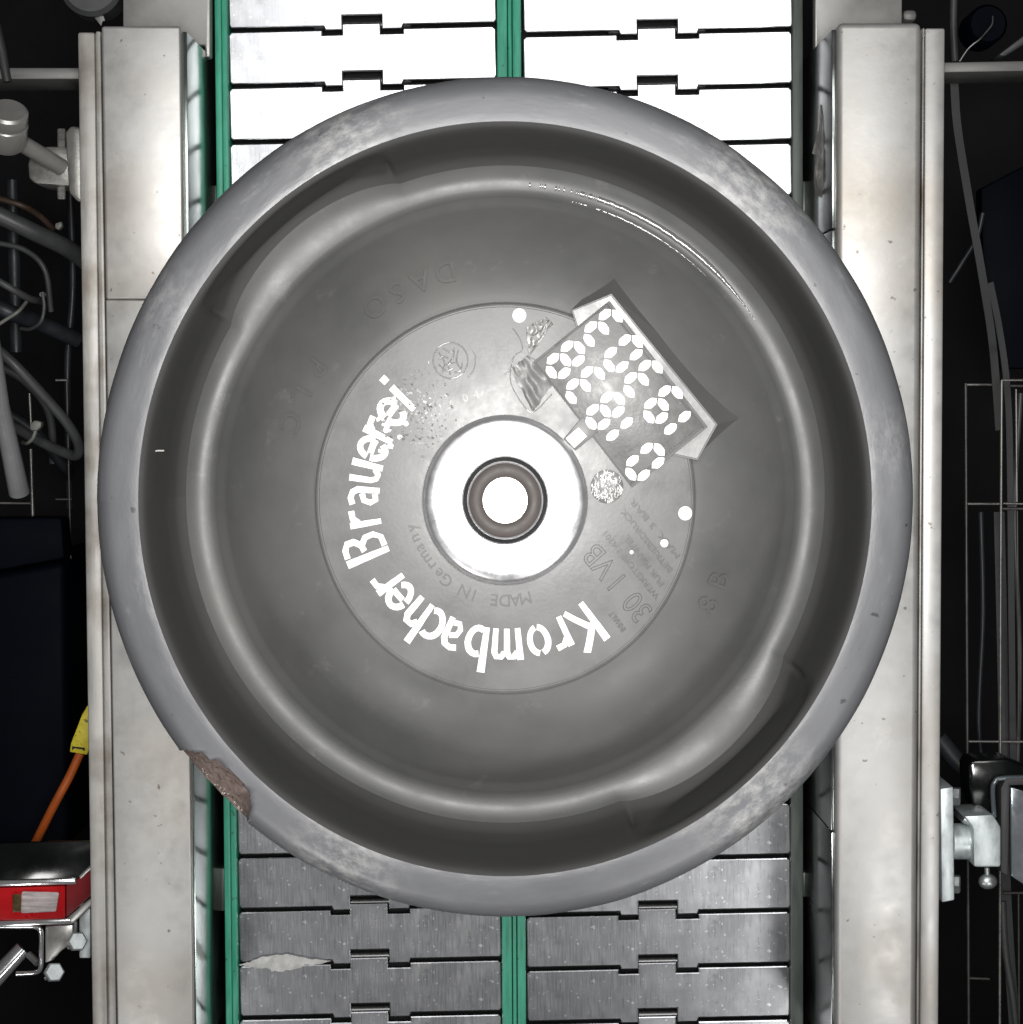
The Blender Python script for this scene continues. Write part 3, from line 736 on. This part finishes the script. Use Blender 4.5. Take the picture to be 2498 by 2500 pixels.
def arc_text(body, az, pitch, rb, size, inward=False, surf=zdial, parent=None, m=None, ex=0.0004, name='embossed_letter'):
    for i, c_ in enumerate(body):
        if c_ == ' ': continue
        V, Fc = text_mesh(c_, size, False, ex)
        out = []
        for v in V:
            if not inward:
                r = rb + v.y; th = R(az - pitch * i) - v.x / rb
            else:
                r = rb - v.y; th = R(az + pitch * i) + v.x / rb
            out.append((r * math.cos(th), r * math.sin(th), surf(r) + 0.00005 + v.z))
        mesh_obj(name, out, Fc, m or DIAL, parent)
arc_text('MADE IN Germany', 282, 6.1, 0.0495, 0.0085, parent=plate, m=INK)
arc_text('DASO', 105.2, 6.6, 0.1165, 0.0155, inward=True, surf=zdome, parent=keg, m=PU, ex=0.0011)
arc_text('PLC', 146, 7.5, 0.1165, 0.0150, inward=True, surf=zdome, parent=keg, m=PU, ex=0.0009)
arc_text('8B', -27, 6.5, 0.1175, 0.0150, inward=True, surf=zdome, parent=keg, m=PU, ex=0.0010)
arc_text('WH', 98.5, 8.0, 0.0735, 0.0125, parent=plate, ex=0.0006)
arc_text('WM', 93.5, 7.0, 0.0660, 0.0075, parent=plate, ex=0.0006)
arc_text('04', 112, 6.0, 0.0535, 0.0058, parent=plate, ex=0.0006, m=RELIEF)
# emblem: a raised ring with bent strokes
em = K(1100, 880, zdial(0.073)); er = math.hypot(em.x, em.y)
def strokes(name, polys, rad, m, parent):
    bm = bmesh.new()
    for pl in polys:
        P = catmull([(x, y, 0) for x, y in pl], 4)
        n = 6
        rings_ = []
        for i, p in enumerate(P):
            d = (P[min(i + 1, len(P) - 1)] - P[max(i - 1, 0)]).normalized(); x = Vector((-d.y, d.x, 0))
            z = zdial(math.hypot(p.x, p.y))
            rings_.append([bm.verts.new((p.x + x.x * rad * math.cos(2 * math.pi * j / n), p.y + x.y * rad * math.cos(2 * math.pi * j / n), z + rad * math.sin(2 * math.pi * j / n))) for j in range(n)])
        for a, b in zip(rings_[:-1], rings_[1:]):
            for j in range(n): bm.faces.new((a[j], a[(j + 1) % n], b[(j + 1) % n], b[j]))
    return bm_obj(name, bm, m, parent, True, 60)
circ = [(em.x + 0.0088 * math.cos(R(a)), em.y + 0.0088 * math.sin(R(a))) for a in range(0, 361, 20)]
inner = []
for (x0, y0, x1, y1, x2, y2) in ((-6, 4, -3, -1, -4, -6), (-4, 6, 0, 4, 2, 6), (-3, -3, 1, 1, 2, 5), (0, -7, -1, -2, 3, -1), (4, 5, 3, 0, 5, -4), (-6, -2, -2, -5, 1, -4), (2, -6, 5, -5, 6, -1), (-1, 1, -4, 2, -6, 0)):
    inner.append([(em.x + x0 * 1e-3, em.y + y0 * 1e-3), (em.x + x1 * 1e-3, em.y + y1 * 1e-3), (em.x + x2 * 1e-3, em.y + y2 * 1e-3)])
strokes('emblem', [circ] + inner, 0.00036, RELIEF, plate)
circ2 = [(em.x + 0.0018 + 0.0108 * math.cos(R(a)), em.y + 0.0108 * math.sin(R(a))) for a in range(-50, 31, 16)]
strokes('emblem_arc', [circ2], 0.0003, RELIEF, plate)
# crumbly code marks left of the emblem
bm = bmesh.new()
for k in range(420):
    az = random.uniform(118, 158); r = random.uniform(0.044, 0.078)
    if random.random() > (1 - abs(az - 138) / 24) : continue
    c = Vector((r * math.cos(R(az)), r * math.sin(R(az)), zdial(r)))
    sx = random.uniform(0.0003, 0.0010); sy = random.uniform(0.0004, 0.0017)
    M = Matrix.Translation(c) @ Matrix.Rotation(R(az - 90) + random.gauss(0, 0.5), 4, 'Z') @ Matrix.Rotation(random.gauss(0, 0.15), 4, 'X') @ Matrix.Diagonal((sx, sy, random.uniform(0.0005, 0.0011), 1))
    bmesh.ops.create_cube(bm, size=1.0, matrix=M)
o = bm_obj('stamped_code', bm, DIAL, plate); o['kind'] = 'stuff'
# lamp glare around the last letters, put in as white flakes
bm = bmesh.new()
for k in range(24):
    az = random.gauss(149, 6.5); r = random.gauss(0.0715, 0.0055)
    if not (0.055 < r < 0.088): continue
    n = random.randint(5, 8); q = random.uniform(0.0005, 0.0018)
    pts = []
    for j in range(n):
        a = 2 * math.pi * j / n; qq = q * random.uniform(0.5, 1.2)
        x = r * math.cos(R(az)) + qq * math.cos(a); y = r * math.sin(R(az)) + qq * math.sin(a)
        pts.append(bm.verts.new((x, y, zdial(math.hypot(x, y)) + 0.00025 + 0.000004 * k)))
    bm.faces.new(pts)
o = bm_obj('glare_flakes', bm, WHITE, plate); o['kind'] = 'stuff'
# sticker residue: a curled clear patch between dial and panel
vv, ff = [], []
g = 14
c0 = [(1246, 902), (1288, 868), (1350, 935), (1302, 1006)]
for i in range(g + 1):
    for j in range(g + 1):
        a, b = i / g, j / g
        x = (c0[0][0] * (1 - a) + c0[1][0] * a) * (1 - b) + (c0[3][0] * (1 - a) + c0[2][0] * a) * b
        y = (c0[0][1] * (1 - a) + c0[1][1] * a) * (1 - b) + (c0[3][1] * (1 - a) + c0[2][1] * a) * b
        x += 4 * noise.noise(Vector((a * 5, b * 5, 1))); y += 4 * noise.noise(Vector((a * 5, b * 5, 9)))
        p = K(x, y, zdial(0.06)); z = zdial(math.hypot(p.x, p.y)) + 0.0009 + 0.0013 * noise.noise(Vector((a * 4.3, b * 4.3, 5)))
        vv.append((p.x, p.y, z))
for i in range(g):
    for j in range(g):
        q = i * (g + 1) + j; ff.append((q, q + 1, q + g + 2, q + g + 1))
mesh_obj('sticker_residue', vv, ff, PANEL, plate, smooth=True)
def kpl(L): return [tuple(K(x, y, zdial(0.06)).xy) for x, y in L]
strokes('sticker_edge', [kpl([(1246, 905), (1255, 870), (1275, 855), (1271, 830), (1252, 800)]), kpl([(1246, 905), (1232, 914)]), kpl([(1246, 905), (1249, 940), (1275, 985), (1302, 1006), (1348, 962)]), kpl([(1288, 868), (1318, 888), (1345, 930)])], 0.0003, RELIEF, plate)
vv, ff = [], []
c1 = [(1285, 800), (1335, 775), (1350, 790), (1292, 872)]
for i in range(g + 1):
    for j in range(g + 1):
        a, b = i / g, j / g
        x = (c1[0][0] * (1 - a) + c1[1][0] * a) * (1 - b) + (c1[3][0] * (1 - a) + c1[2][0] * a) * b + 7 * noise.noise(Vector((a * 6, b * 6, 21)))
        y = (c1[0][1] * (1 - a) + c1[1][1] * a) * (1 - b) + (c1[3][1] * (1 - a) + c1[2][1] * a) * b + 7 * noise.noise(Vector((a * 6, b * 6, 29)))
        p = K(x, y, zdial(0.08)); vv.append((p.x, p.y, zdial(math.hypot(p.x, p.y)) + 0.0007 + 0.0008 * noise.noise(Vector((a * 6.3, b * 6.3, 15)))))
for i in range(g):
    for j in range(g):
        q = i * (g + 1) + j; ff.append((q, q + 1, q + g + 2, q + g + 1))
mesh_obj('sticker_residue', vv, ff, RELIEF, plate, smooth=True)
# thin fibre and small scratches inside the dish
tube('stray_fibre', [K(345, 1127, H - 0.012), K(375, 1103, H - 0.016), K(400, 1100, H - 0.02)], 0.0004, FLAKE, keg, n=6)

# ------------------------------------------------------------------ left side clutter
o = rect_px('cross_bar', -60, 165, 195, 193, 0.02, 0.05, DGREY, None, 0.001); tag(o, 'grey square cross bar behind the left rail at the top left', 'bar')
kn = empty('locking_knob', at(18, 320, 0.0)); tag(kn, 'round steel locking knob with angled arm beside the left rail', 'knob')
kp = at(18, 300, 0.115)
lathe('knob_cap', [(0.0, 0.010), (0.0105, 0.010), (0.0122, 0.0085), (0.0125, 0.002), (0.0121, 0.0012), (0.0121, 0.0004), (0.0127, -0.0004), (0.0128, -0.012), (0.0112, -0.0165), (0.004, -0.018), (0, -0.018)], KNOB, kn, center=kp, n=48, close=False, axis=(0.25, 0.75, 0.75))
tube_px('arm', [(45, 345, 0.095), (150, 408, 0.07)], 21, KNOB, kn, curve=False, n=20)
cl = empty('clamp_block', at(140, 400, 0.0)); tag(cl, 'rough cast clamp block bolted to the left rail ledge', 'clamp')
prism_px('block', [(66, 400), (72, 372), (110, 356), (162, 356), (200, 375), (200, 440), (165, 455), (88, 450), (68, 436)], 0.066, 0.035, CLAMP, cl, 0.003)
prism_px('flange', [(158, 322), (172, 306), (200, 310), (204, 495), (188, 492), (168, 470)], 0.078, 0.04, CLAMP, cl, 0.003)
for y in (330, 345, 472): hexbolt('bolt', at(160, y, 0.06), (-1, 0, 0.2), 0.0045, 0.005, CLAMP, cl)
o = tube_px('pneumatic_tool', [(-12, 60, 0.02), (5, 130, 0.02), (18, 200, 0.02)], [14, 11], STRAP, None, curve=False); tag(o, 'dark blue grey hose end at the top left edge', 'hose')
o = lathe('machine_drum', [(0.0, 0.006), (0.018, 0.006), (0.021, 0.003), (0.021, -0.02)], HOSE, None, center=at(225, -35, 0.0), n=36, close=False); tag(o, 'dark round drum at the top edge behind the left rail', 'drum')
o = prism_px('loose_strap', [(228, 22), (246, 22), (257, 50), (250, 52), (247, 64), (232, 45)], 0.0, 0.002, DGREY, None, 0.0004); tag(o, 'short torn strap end above the left rail', 'strap')
def T(name, label, cat, pts, r, m, group=None, **kw):
    o = tube_px(name, pts, r, m, None, **kw); tag(o, label, cat, group); return o
T('thick_hose', 'thick dark grey hose sloping down from the left edge', 'hose', [(-60, 500, -0.15), (0, 527, -0.15), (90, 570, -0.16), (170, 610, -0.18), (260, 680, -0.22)], 22, HOSE, 'hoses at the left')
T('thin_hose', 'thin grey hose ending at a small clip near the left edge', 'hose', [(-40, 665, -0.12), (20, 700, -0.12), (70, 728, -0.13), (100, 735, -0.15)], 9, HOSE, 'hoses at the left')
T('dark_hose', 'dark blue hose under the thin grey hose', 'hose', [(-40, 735, -0.16), (30, 765, -0.16), (100, 790, -0.18), (190, 830, -0.2)], 20, HOSE2, 'hoses at the left')
T('looped_hose', 'grey hose folding back in a tight loop beside the left rail', 'hose', [(-10, 850, -0.12), (40, 895, -0.12), (110, 970, -0.13), (165, 1035, -0.14), (192, 1085, -0.15), (185, 1112, -0.16), (140, 1098, -0.17), (80, 1068, -0.18), (30, 1040, -0.19), (-30, 1010, -0.2)], 13, HOSE, 'hoses at the left')
T('drooping_hose', 'very dark hose drooping below the looped hose', 'hose', [(20, 1010, -0.25), (90, 1060, -0.25), (150, 1130, -0.26), (170, 1160, -0.28)], 14, HOSE2, 'hoses at the left')
T('cable_tie', 'white cable tie curving at the left edge', 'cable tie', [(-15, 800, -0.08), (15, 780, -0.08), (45, 760, -0.08), (64, 738, -0.09)], 4.5, TIE, 'cable ties')
T('cable_tie', 'grey cable tie hanging in an arc under the thin hose', 'cable tie', [(104, 715, -0.1), (108, 750, -0.1), (100, 785, -0.1), (75, 803, -0.11), (52, 802, -0.12)], 4.5, HOSE, 'cable ties')
ct = empty('cable_tie', at(85, 1050, -0.1)); tag(ct, 'pale cable tie with square head around the looped hose', 'cable tie', 'cable ties')
prism_px('head', [(72, 1036), (84, 1026), (101, 1030), (100, 1042), (90, 1052), (74, 1050)], -0.08, 0.01, TIE, ct, 0.001)
tube_px('band', [(88, 1048, -0.085), (80, 1070, -0.085), (66, 1082, -0.09), (55, 1080, -0.11)], 4.5, TIE, ct)
for lab, pts in (('small pale clip on the thin hose', [(95, 714), (106, 711), (112, 720), (104, 727), (95, 723)]),
                 ('small pale connector beside the thick hose near the left rail', [(134, 545), (150, 540), (152, 552), (142, 562), (134, 556)])):
    o = prism_px('hose_clip', pts, -0.1, 0.008, TIE, None, 0.001); tag(o, lab, 'clip')
o = tube_px('chrome_tube', [(-22, 790, 0.05), (2, 990, 0.02), (47, 1202, -0.02)], [16, 27], CHROME, None, curve=False, n=32); tag(o, 'shiny chrome tube slanting in from the left edge', 'tube')
# left wire basket
wb = empty('wire_basket', at(120, 1200, -0.3)); tag(wb, 'thin steel wire frame standing behind the hoses on the left', 'wire basket')
for a, b, r, m in (((163, 934, -0.2), (176, 1500, -0.2), 3.2, WIRED), ((136, 928, -0.2), (165, 928, -0.2), 3.0, WIRE), ((136, 1219, -0.2), (176, 1219, -0.2), 3.0, WIRED), ((72, 960, -0.2), (76, 1038, -0.2), 3.4, WIRE), ((75, 1096, -0.2), (80, 1262, -0.2), 4.5, WIRE), ((-20, 1228, -0.2), (75, 1229, -0.2), 3.0, WIRE)):
    tube_px('wire', [a, b], r, m, wb, curve=False, n=8)
bn = empty('waste_bin', at(70, 1650, -0.6)); tag(bn, 'dark navy plastic bin with a slanted lid edge at the left', 'bin')
prism_px('bin_body', [(-120, 1420), (158, 1368), (168, 2070), (-120, 2070)], -0.16, 0.45, NAVY, bn, 0.006, True, 3)
prism_px('bin_lid', [(-120, 1266), (150, 1263), (158, 1364), (-120, 1414)], -0.14, 0.03, NAVY, bn, 0.003)
# orange cable with yellow tag
oc = T('orange_cable', 'orange cable running down from the yellow tag', 'cable', [(196, 1838, -0.05), (170, 1895, -0.05), (130, 1970, -0.05), (82, 2066, -0.06)], 11, ORANGE)
yt = empty('cable_tag', at(195, 1790, -0.06)); tag(yt, 'yellow printed tag on the orange cable', 'tag')
prism_px('tag_sheet', [(200, 1745), (218, 1715), (226, 1780), (223, 1818), (212, 1843), (170, 1836), (173, 1815)], -0.045, 0.004, YEL, yt, 0.0006)
prism_px('tag_slot', [(176, 1822), (208, 1826), (206, 1834), (200, 1830), (182, 1827), (176, 1832)], -0.0448, 0.002, BLACK, yt, 0)
# red sensor head on its bracket
rs = empty('warning_lamp', at(100, 2200, -0.04)); tag(rs, 'red lamp unit with clear lens and chrome edge at the lower left', 'lamp')
prism_px('top_cover', [(-80, 2062), (225, 2052), (272, 2065), (186, 2150), (-80, 2158)], 0.035, 0.004, BLKGLOSS, rs, 0.0008)
bm_obj('chrome_edge', prism_bm([at(-80, 2152, 0.0365), at(184, 2146, 0.0365), at(186, 2160, 0.0365), at(-80, 2168, 0.0365)], 0.006, 0.0012), CHROME, rs, True)
bm_obj('chrome_edge', prism_bm([at(192, 2139, 0.0365), at(274, 2061, 0.0365), at(279, 2068, 0.0365), at(196, 2148, 0.0365)], 0.004, 0.0008), KNOB, rs, True)
def slab(name, tq, bq, m, parent, bevel=0.001):
    """solid between a near face (4 px+z points) and the same face pushed back"""
    return bm_obj(name, prism_bm([at(*p) for p in tq], 0, bevel, 2, [at(*p) for p in bq]), m, parent, True)
slab('red_body', [(-80, 2170, 0.030), (160, 2163, 0.030), (160, 2243, 0.008), (-80, 2250, 0.008)], [(-80, 2150, -0.02), (160, 2140, -0.02), (160, 2200, -0.04), (-80, 2210, -0.04)], RED, rs)
slab('red_side', [(162, 2163, 0.030), (251, 2104, 0.030), (255, 2158, 0.008), (162, 2241, 0.008)], [(150, 2140, -0.02), (230, 2090, -0.02), (230, 2130, -0.04), (150, 2200, -0.04)], mat('red_plastic_dull', (0.30, 0.035, 0.04), 0.35, var=0.12, scale=30), rs)
slab('lens', [(52, 2176, 0.0315), (146, 2178, 0.0315), (138, 2226, 0.0165), (50, 2230, 0.0165)], [(52, 2176, 0.02), (146, 2178, 0.02), (138, 2226, 0.005), (50, 2230, 0.005)], LENS, rs, 0.0015)
slab('reflector', [(30, 2184, 0.0315), (50, 2182, 0.0315), (50, 2226, 0.0165), (30, 2228, 0.0165)], [(30, 2184, 0.02), (50, 2182, 0.02), (50, 2226, 0.005), (30, 2228, 0.005)], BRASS, rs, 0.001)
cb = empty('chrome_bracket', at(100, 2300, -0.05)); tag(cb, 'chrome bracket with two bolts under the red lamp unit', 'bracket')
bm_obj('upper_plate', prism_bm([at(-80, 2252, 0.006), at(172, 2243, 0.006), at(178, 2256, 0.006), at(-80, 2268, 0.006)], 0.004, 0.001), CHROME, cb, True)
slab('side_arm', [(160, 2244, 0.006), (276, 2146, 0.006), (279, 2158, 0.006), (178, 2256, 0.006)], [(160, 2244, -0.002), (276, 2146, -0.002), (279, 2158, -0.002), (178, 2256, -0.002)], KNOB, cb)
tube_px('bent_rim', [(-30, 2262, -0.002), (60, 2262, -0.002), (88, 2264, -0.002), (100, 2276, -0.002), (101, 2330, -0.006), (100, 2360, -0.008), (88, 2374, -0.01), (40, 2378, -0.01)], 6, CHROME, cb)
prism_px('cheek', [(110, 2262), (178, 2258), (178, 2302), (150, 2322), (128, 2346), (110, 2352)], -0.004, 0.02, KNOB, cb, 0.001)
for (x, y) in ((186, 2300), (130, 2375)):
    hexbolt('bolt', at(x, y, -0.004), (0.35, 0.3, 0.9), 0.0068, 0.008, WPLATE, cb)
    tube_px('bolt_shank', [(x - 18, y + 14, -0.008), (x + 16, y - 14, 0.0)], 5.5, CHROME, cb, curve=False)
tube_px('round_bar', [(-60, 2440, -0.01), (56, 2316, -0.02)], [24, 20], CHROME, cb, curve=False, n=28)
tube_px('small_stud', [(70, 2330, -0.015), (92, 2352, -0.01)], 9, ZINC, cb, curve=False)
o = rect_px('white_upright', 193, 2205, 221, 2340, -0.02, 0.05, WPLATE, None, 0.001); tag(o, 'pale upright strip between the chrome bracket and the left rail', 'strip')

# ------------------------------------------------------------------ right side clutter
o = prism_px('cross_bar', [(2300, 152), (2560, 147), (2560, 172), (2300, 177)], 0.02, 0.05, DGREY, None, 0.001); tag(o, 'grey square cross bar running right from the right rail', 'bar')
T('thin_wire', 'thin white wire looping above the right cross bar', 'wire', [(2343, 150, -0.02), (2365, 118, -0.02), (2392, 96, -0.02), (2403, 84, -0.03), (2422, 60, -0.04), (2424, 40, -0.05)], 1.8, KNOB, n=8)
def strapo(label, pts, wpx, th=0.002, m=STRAP):
    P = [at(*p) for p in catmull([Vector(p) for p in pts], 6)]
    s = S(pts[0][2]) * wpx / 2
    vv, ff = [], []
    for i, p in enumerate(P):
        d = (P[min(i + 1, len(P) - 1)] - P[max(i - 1, 0)]).normalized(); x = Vector((-d.y, d.x, 0)).normalized()
        for a, b in ((s, 0), (-s, 0), (-s, -th), (s, -th)): vv.append(p + x * a + Vector((0, 0, b)))
    for i in range(len(P) - 1):
        for j in range(4): ff.append((i * 4 + j, i * 4 + (j + 1) % 4, (i + 1) * 4 + (j + 1) % 4, (i + 1) * 4 + j))
    ff.append((3, 2, 1, 0)); n = (len(P) - 1) * 4; ff.append((n, n + 1, n + 2, n + 3))
    o = mesh_obj('flat_strap', vv, ff, m); tag(o, label, 'strap', 'straps hanging at the right'); return o
strapo('grey flat strap swinging down from the right cross bar', [(2330, 200, -0.05), (2338, 310, -0.06), (2365, 480, -0.08), (2400, 680, -0.1), (2425, 850, -0.12), (2440, 1050, -0.14)], 20)
strapo('second grey strap just right of the swinging strap', [(2418, 690, -0.14), (2440, 800, -0.15), (2458, 930, -0.16), (2466, 1100, -0.17), (2470, 1500, -0.18), (2475, 2000, -0.2)], 16)
strapo('dark upright strap behind the right wire frames, at the lower right corner', [(2440, 1250, -0.2), (2450, 1700, -0.2), (2455, 2150, -0.2), (2485, 2620, -0.2)], 26)
o = prism_px('blue_panel', [(2395, 460), (2500, 405), (2560, 390), (2560, 900), (2440, 900), (2400, 620)], -0.25, 0.02, NAVY, None, 0.002); tag(o, 'dark blue panel in the shade behind the straps', 'panel')
o = prism_px('dark_beam', [(2435, 135), (2560, 40), (2560, 72), (2455, 137)], -0.15, 0.03, HOSE, None, 0.002); tag(o, 'dark slanted beam at the top right corner', 'beam')
def wires(name, label, lst, group):
    root = empty(name, at(lst[0][0][0], 1600, -0.3)); tag(root, label, 'wire basket', group)
    for a, b, r, m in lst: tube_px('wire', [a, b], r, m, root, curve=False, n=8)
z1, z2 = -0.16, -0.08
wires('wire_basket', 'dull wire grid just right of the right rail', [((2358, 936, z1), (2362, 1810, z1), 4.2, WIRED), ((2362, 1810, z1), (2366, 2620, z1), 4.2, WIRED), ((2355, 939, z1), (2427, 939, z1), 3.2, WIRE), ((2361, 1230, z1), (2440, 1230, z1), 3.2, WIRE), ((2362, 1810, z1), (2520, 1811, z1), 3.2, WIRE), ((2366, 2388, z1), (2416, 2390, z1), 3.5, WIRED), ((2450, 2180, z1), (2520, 2180, z1), 4, WIRED), ((2487, 2180, z1), (2489, 2620, z1), 3, WIRED)], 'wire frames at the right')
wires('wire_basket', 'brighter wire frame at the right edge with a double crossbar', [((2446, 928, z2), (2443, 1500, z2), 3.6, WIRE), ((2443, 1500, z2), (2441, 2620, z2), 3.6, WIRE), ((2446, 928, z2), (2540, 928, z2), 3.0, WIRE), ((2466, 942, z2), (2520, 942, z2), 4.0, WIRED), ((2481, 950, z2), (2483, 1225, z2), 2.8, WIRE), ((2450, 1229, z2), (2540, 1231, z2), 2.5, WIRE), ((2448, 1242, z2), (2540, 1242, z2), 3.6, WIRED), ((2484, 1248, z2), (2488, 1800, z2), 2.6, WIRED)], 'wire frames at the right')
mc = empty('mounting_clamp', at(2360, 2060, 0.0)); tag(mc, 'pale zinc mounting plate with round stub and square block beside the right rail', 'clamp')
prism_px('plate', [(2296, 1926), (2328, 1921), (2331, 2198), (2300, 2204)], 0.075, 0.05, WPLATE, mc, 0.001)
for y in (1944, 2158): hexbolt('bolt', at(2326, y, 0.055), (1, 0, 0.25), 0.0062, 0.005, ZINC, mc)
tube_px('stub', [(2322, 2054, 0.045), (2395, 2054, 0.045)], 44, WPLATE, mc, curve=False, n=28)
prism_px('block', [(2352, 1992), (2425, 1988), (2445, 2020), (2445, 2118), (2378, 2118), (2376, 2020)], 0.062, 0.04, WPLATE, mc, 0.002)
prism_px('block_top', [(2346, 2008), (2360, 1990), (2422, 1995), (2436, 2020), (2376, 2022)], 0.056, 0.03, ZINC, mc, 0.002)
bm = bmesh.new(); bmesh.ops.create_uvsphere(bm, u_segments=24, v_segments=14, radius=1.0, matrix=Matrix.Translation(at(2412, 2152, 0.05)) @ Matrix.Diagonal((0.0062, 0.0052, 0.004, 1)))
bm_obj('wing_screw', bm, ZINC, mc, True)
tube_px('screw_neck', [(2410, 2118, 0.05), (2411, 2142, 0.05)], 7, ZINC, mc, curve=False)
hs = empty('sensor_housing', at(2440, 1950, -0.02)); tag(hs, 'black and glass sensor housing at the right edge beside the zinc clamp', 'sensor')
prism_px('black_cover', [(2364, 1870), (2376, 1856), (2460, 1853), (2520, 1880), (2520, 2000), (2420, 2008), (2388, 1988), (2374, 1960), (2366, 1920)], 0.03, 0.03, BLKGLOSS, hs, 0.002)
tube_px('glass_rim', [(2428, 1995, 0.056), (2424, 1930, 0.056), (2430, 1908, 0.056), (2448, 1900, 0.056), (2540, 1897, 0.056)], 6, GLASSY, hs)
prism_px('window_frame', [(2444, 1925), (2456, 1900), (2560, 1898), (2560, 1915), (2466, 1918), (2462, 2140), (2444, 2130)], 0.058, 0.015, STRAP, hs, 0.001)
prism_px('window_glass', [(2468, 1922), (2560, 1950), (2560, 2200), (2470, 2140)], 0.06, 0.006, mat('sensor_glass', (0.20, 0.22, 0.24), 0.15, 0.4, var=0.25, scale=40), hs, 0.001)
T('black_hose', 'black hose crossing behind the right wire grid', 'hose', [(2290, 1800, -0.1), (2330, 1850, -0.1), (2370, 1890, -0.1)], 22, HOSE2)

# dim cables and pipes deep in the machine, left and right
lc = [('grey cable crossing behind the chrome tube', [(-30, 880, -0.25), (60, 930, -0.25), (120, 1010, -0.26), (130, 1130, -0.27)], 10, HOSE),
      ('dark cable hanging straight down beside the left rail, near the hoses', [(172, 470, -0.28), (178, 700, -0.28), (165, 900, -0.28), (170, 1240, -0.29)], 9, HOSE2),
      ('thin dark cable curving under the thick hose', [(-20, 590, -0.24), (60, 610, -0.24), (110, 660, -0.24), (125, 760, -0.25)], 7, HOSE),
      ('brown cable just above the thick hose', [(-20, 480, -0.22), (50, 500, -0.22), (95, 525, -0.23), (130, 560, -0.24)], 8, mat('brown_cable', (0.05, 0.03, 0.02), 0.5)),
      ('dark pipe standing behind the locking knob', [(30, 440, -0.3), (34, 600, -0.3), (40, 860, -0.3)], 16, HOSE2)]
for lab, pts, r, m in lc: T('cable', lab, 'cable', pts, r, m, 'dim cables at the left')
rc = [('thin cable hanging behind the brighter wire basket', [(2492, 960, -0.2), (2478, 1250, -0.2), (2490, 1600, -0.2), (2484, 1880, -0.2)], 6, HOSE),
      ('dark cable curling beside the right rail below the cross bar', [(2318, 690, -0.2), (2350, 640, -0.2), (2385, 580, -0.2), (2400, 520, -0.2)], 6, HOSE2),
      ('thin cable running down behind the dull wire basket', [(2395, 1250, -0.26), (2400, 1500, -0.26), (2390, 1760, -0.26), (2405, 1900, -0.26)], 7, HOSE2),
      ('grey cable sweeping to the lower right corner', [(2448, 2200, -0.2), (2455, 2320, -0.2), (2475, 2450, -0.2), (2490, 2600, -0.2)], 9, HOSE),
      ('dark pipe along the top right behind the cross bar', [(2330, -40, -0.2), (2328, 60, -0.2), (2332, 150, -0.2)], 9, HOSE)]
for lab, pts, r, m in rc: T('cable', lab, 'cable', pts, r, m, 'dim cables at the right')
o = lathe('machine_drum', [(0.0, 0.004), (0.012, 0.004), (0.014, 0.001), (0.014, -0.03)], NAVY, None, center=at(2410, 60, -0.08), n=32, close=False); tag(o, 'dark round drum above the right cross bar beside the thin white wire', 'drum')
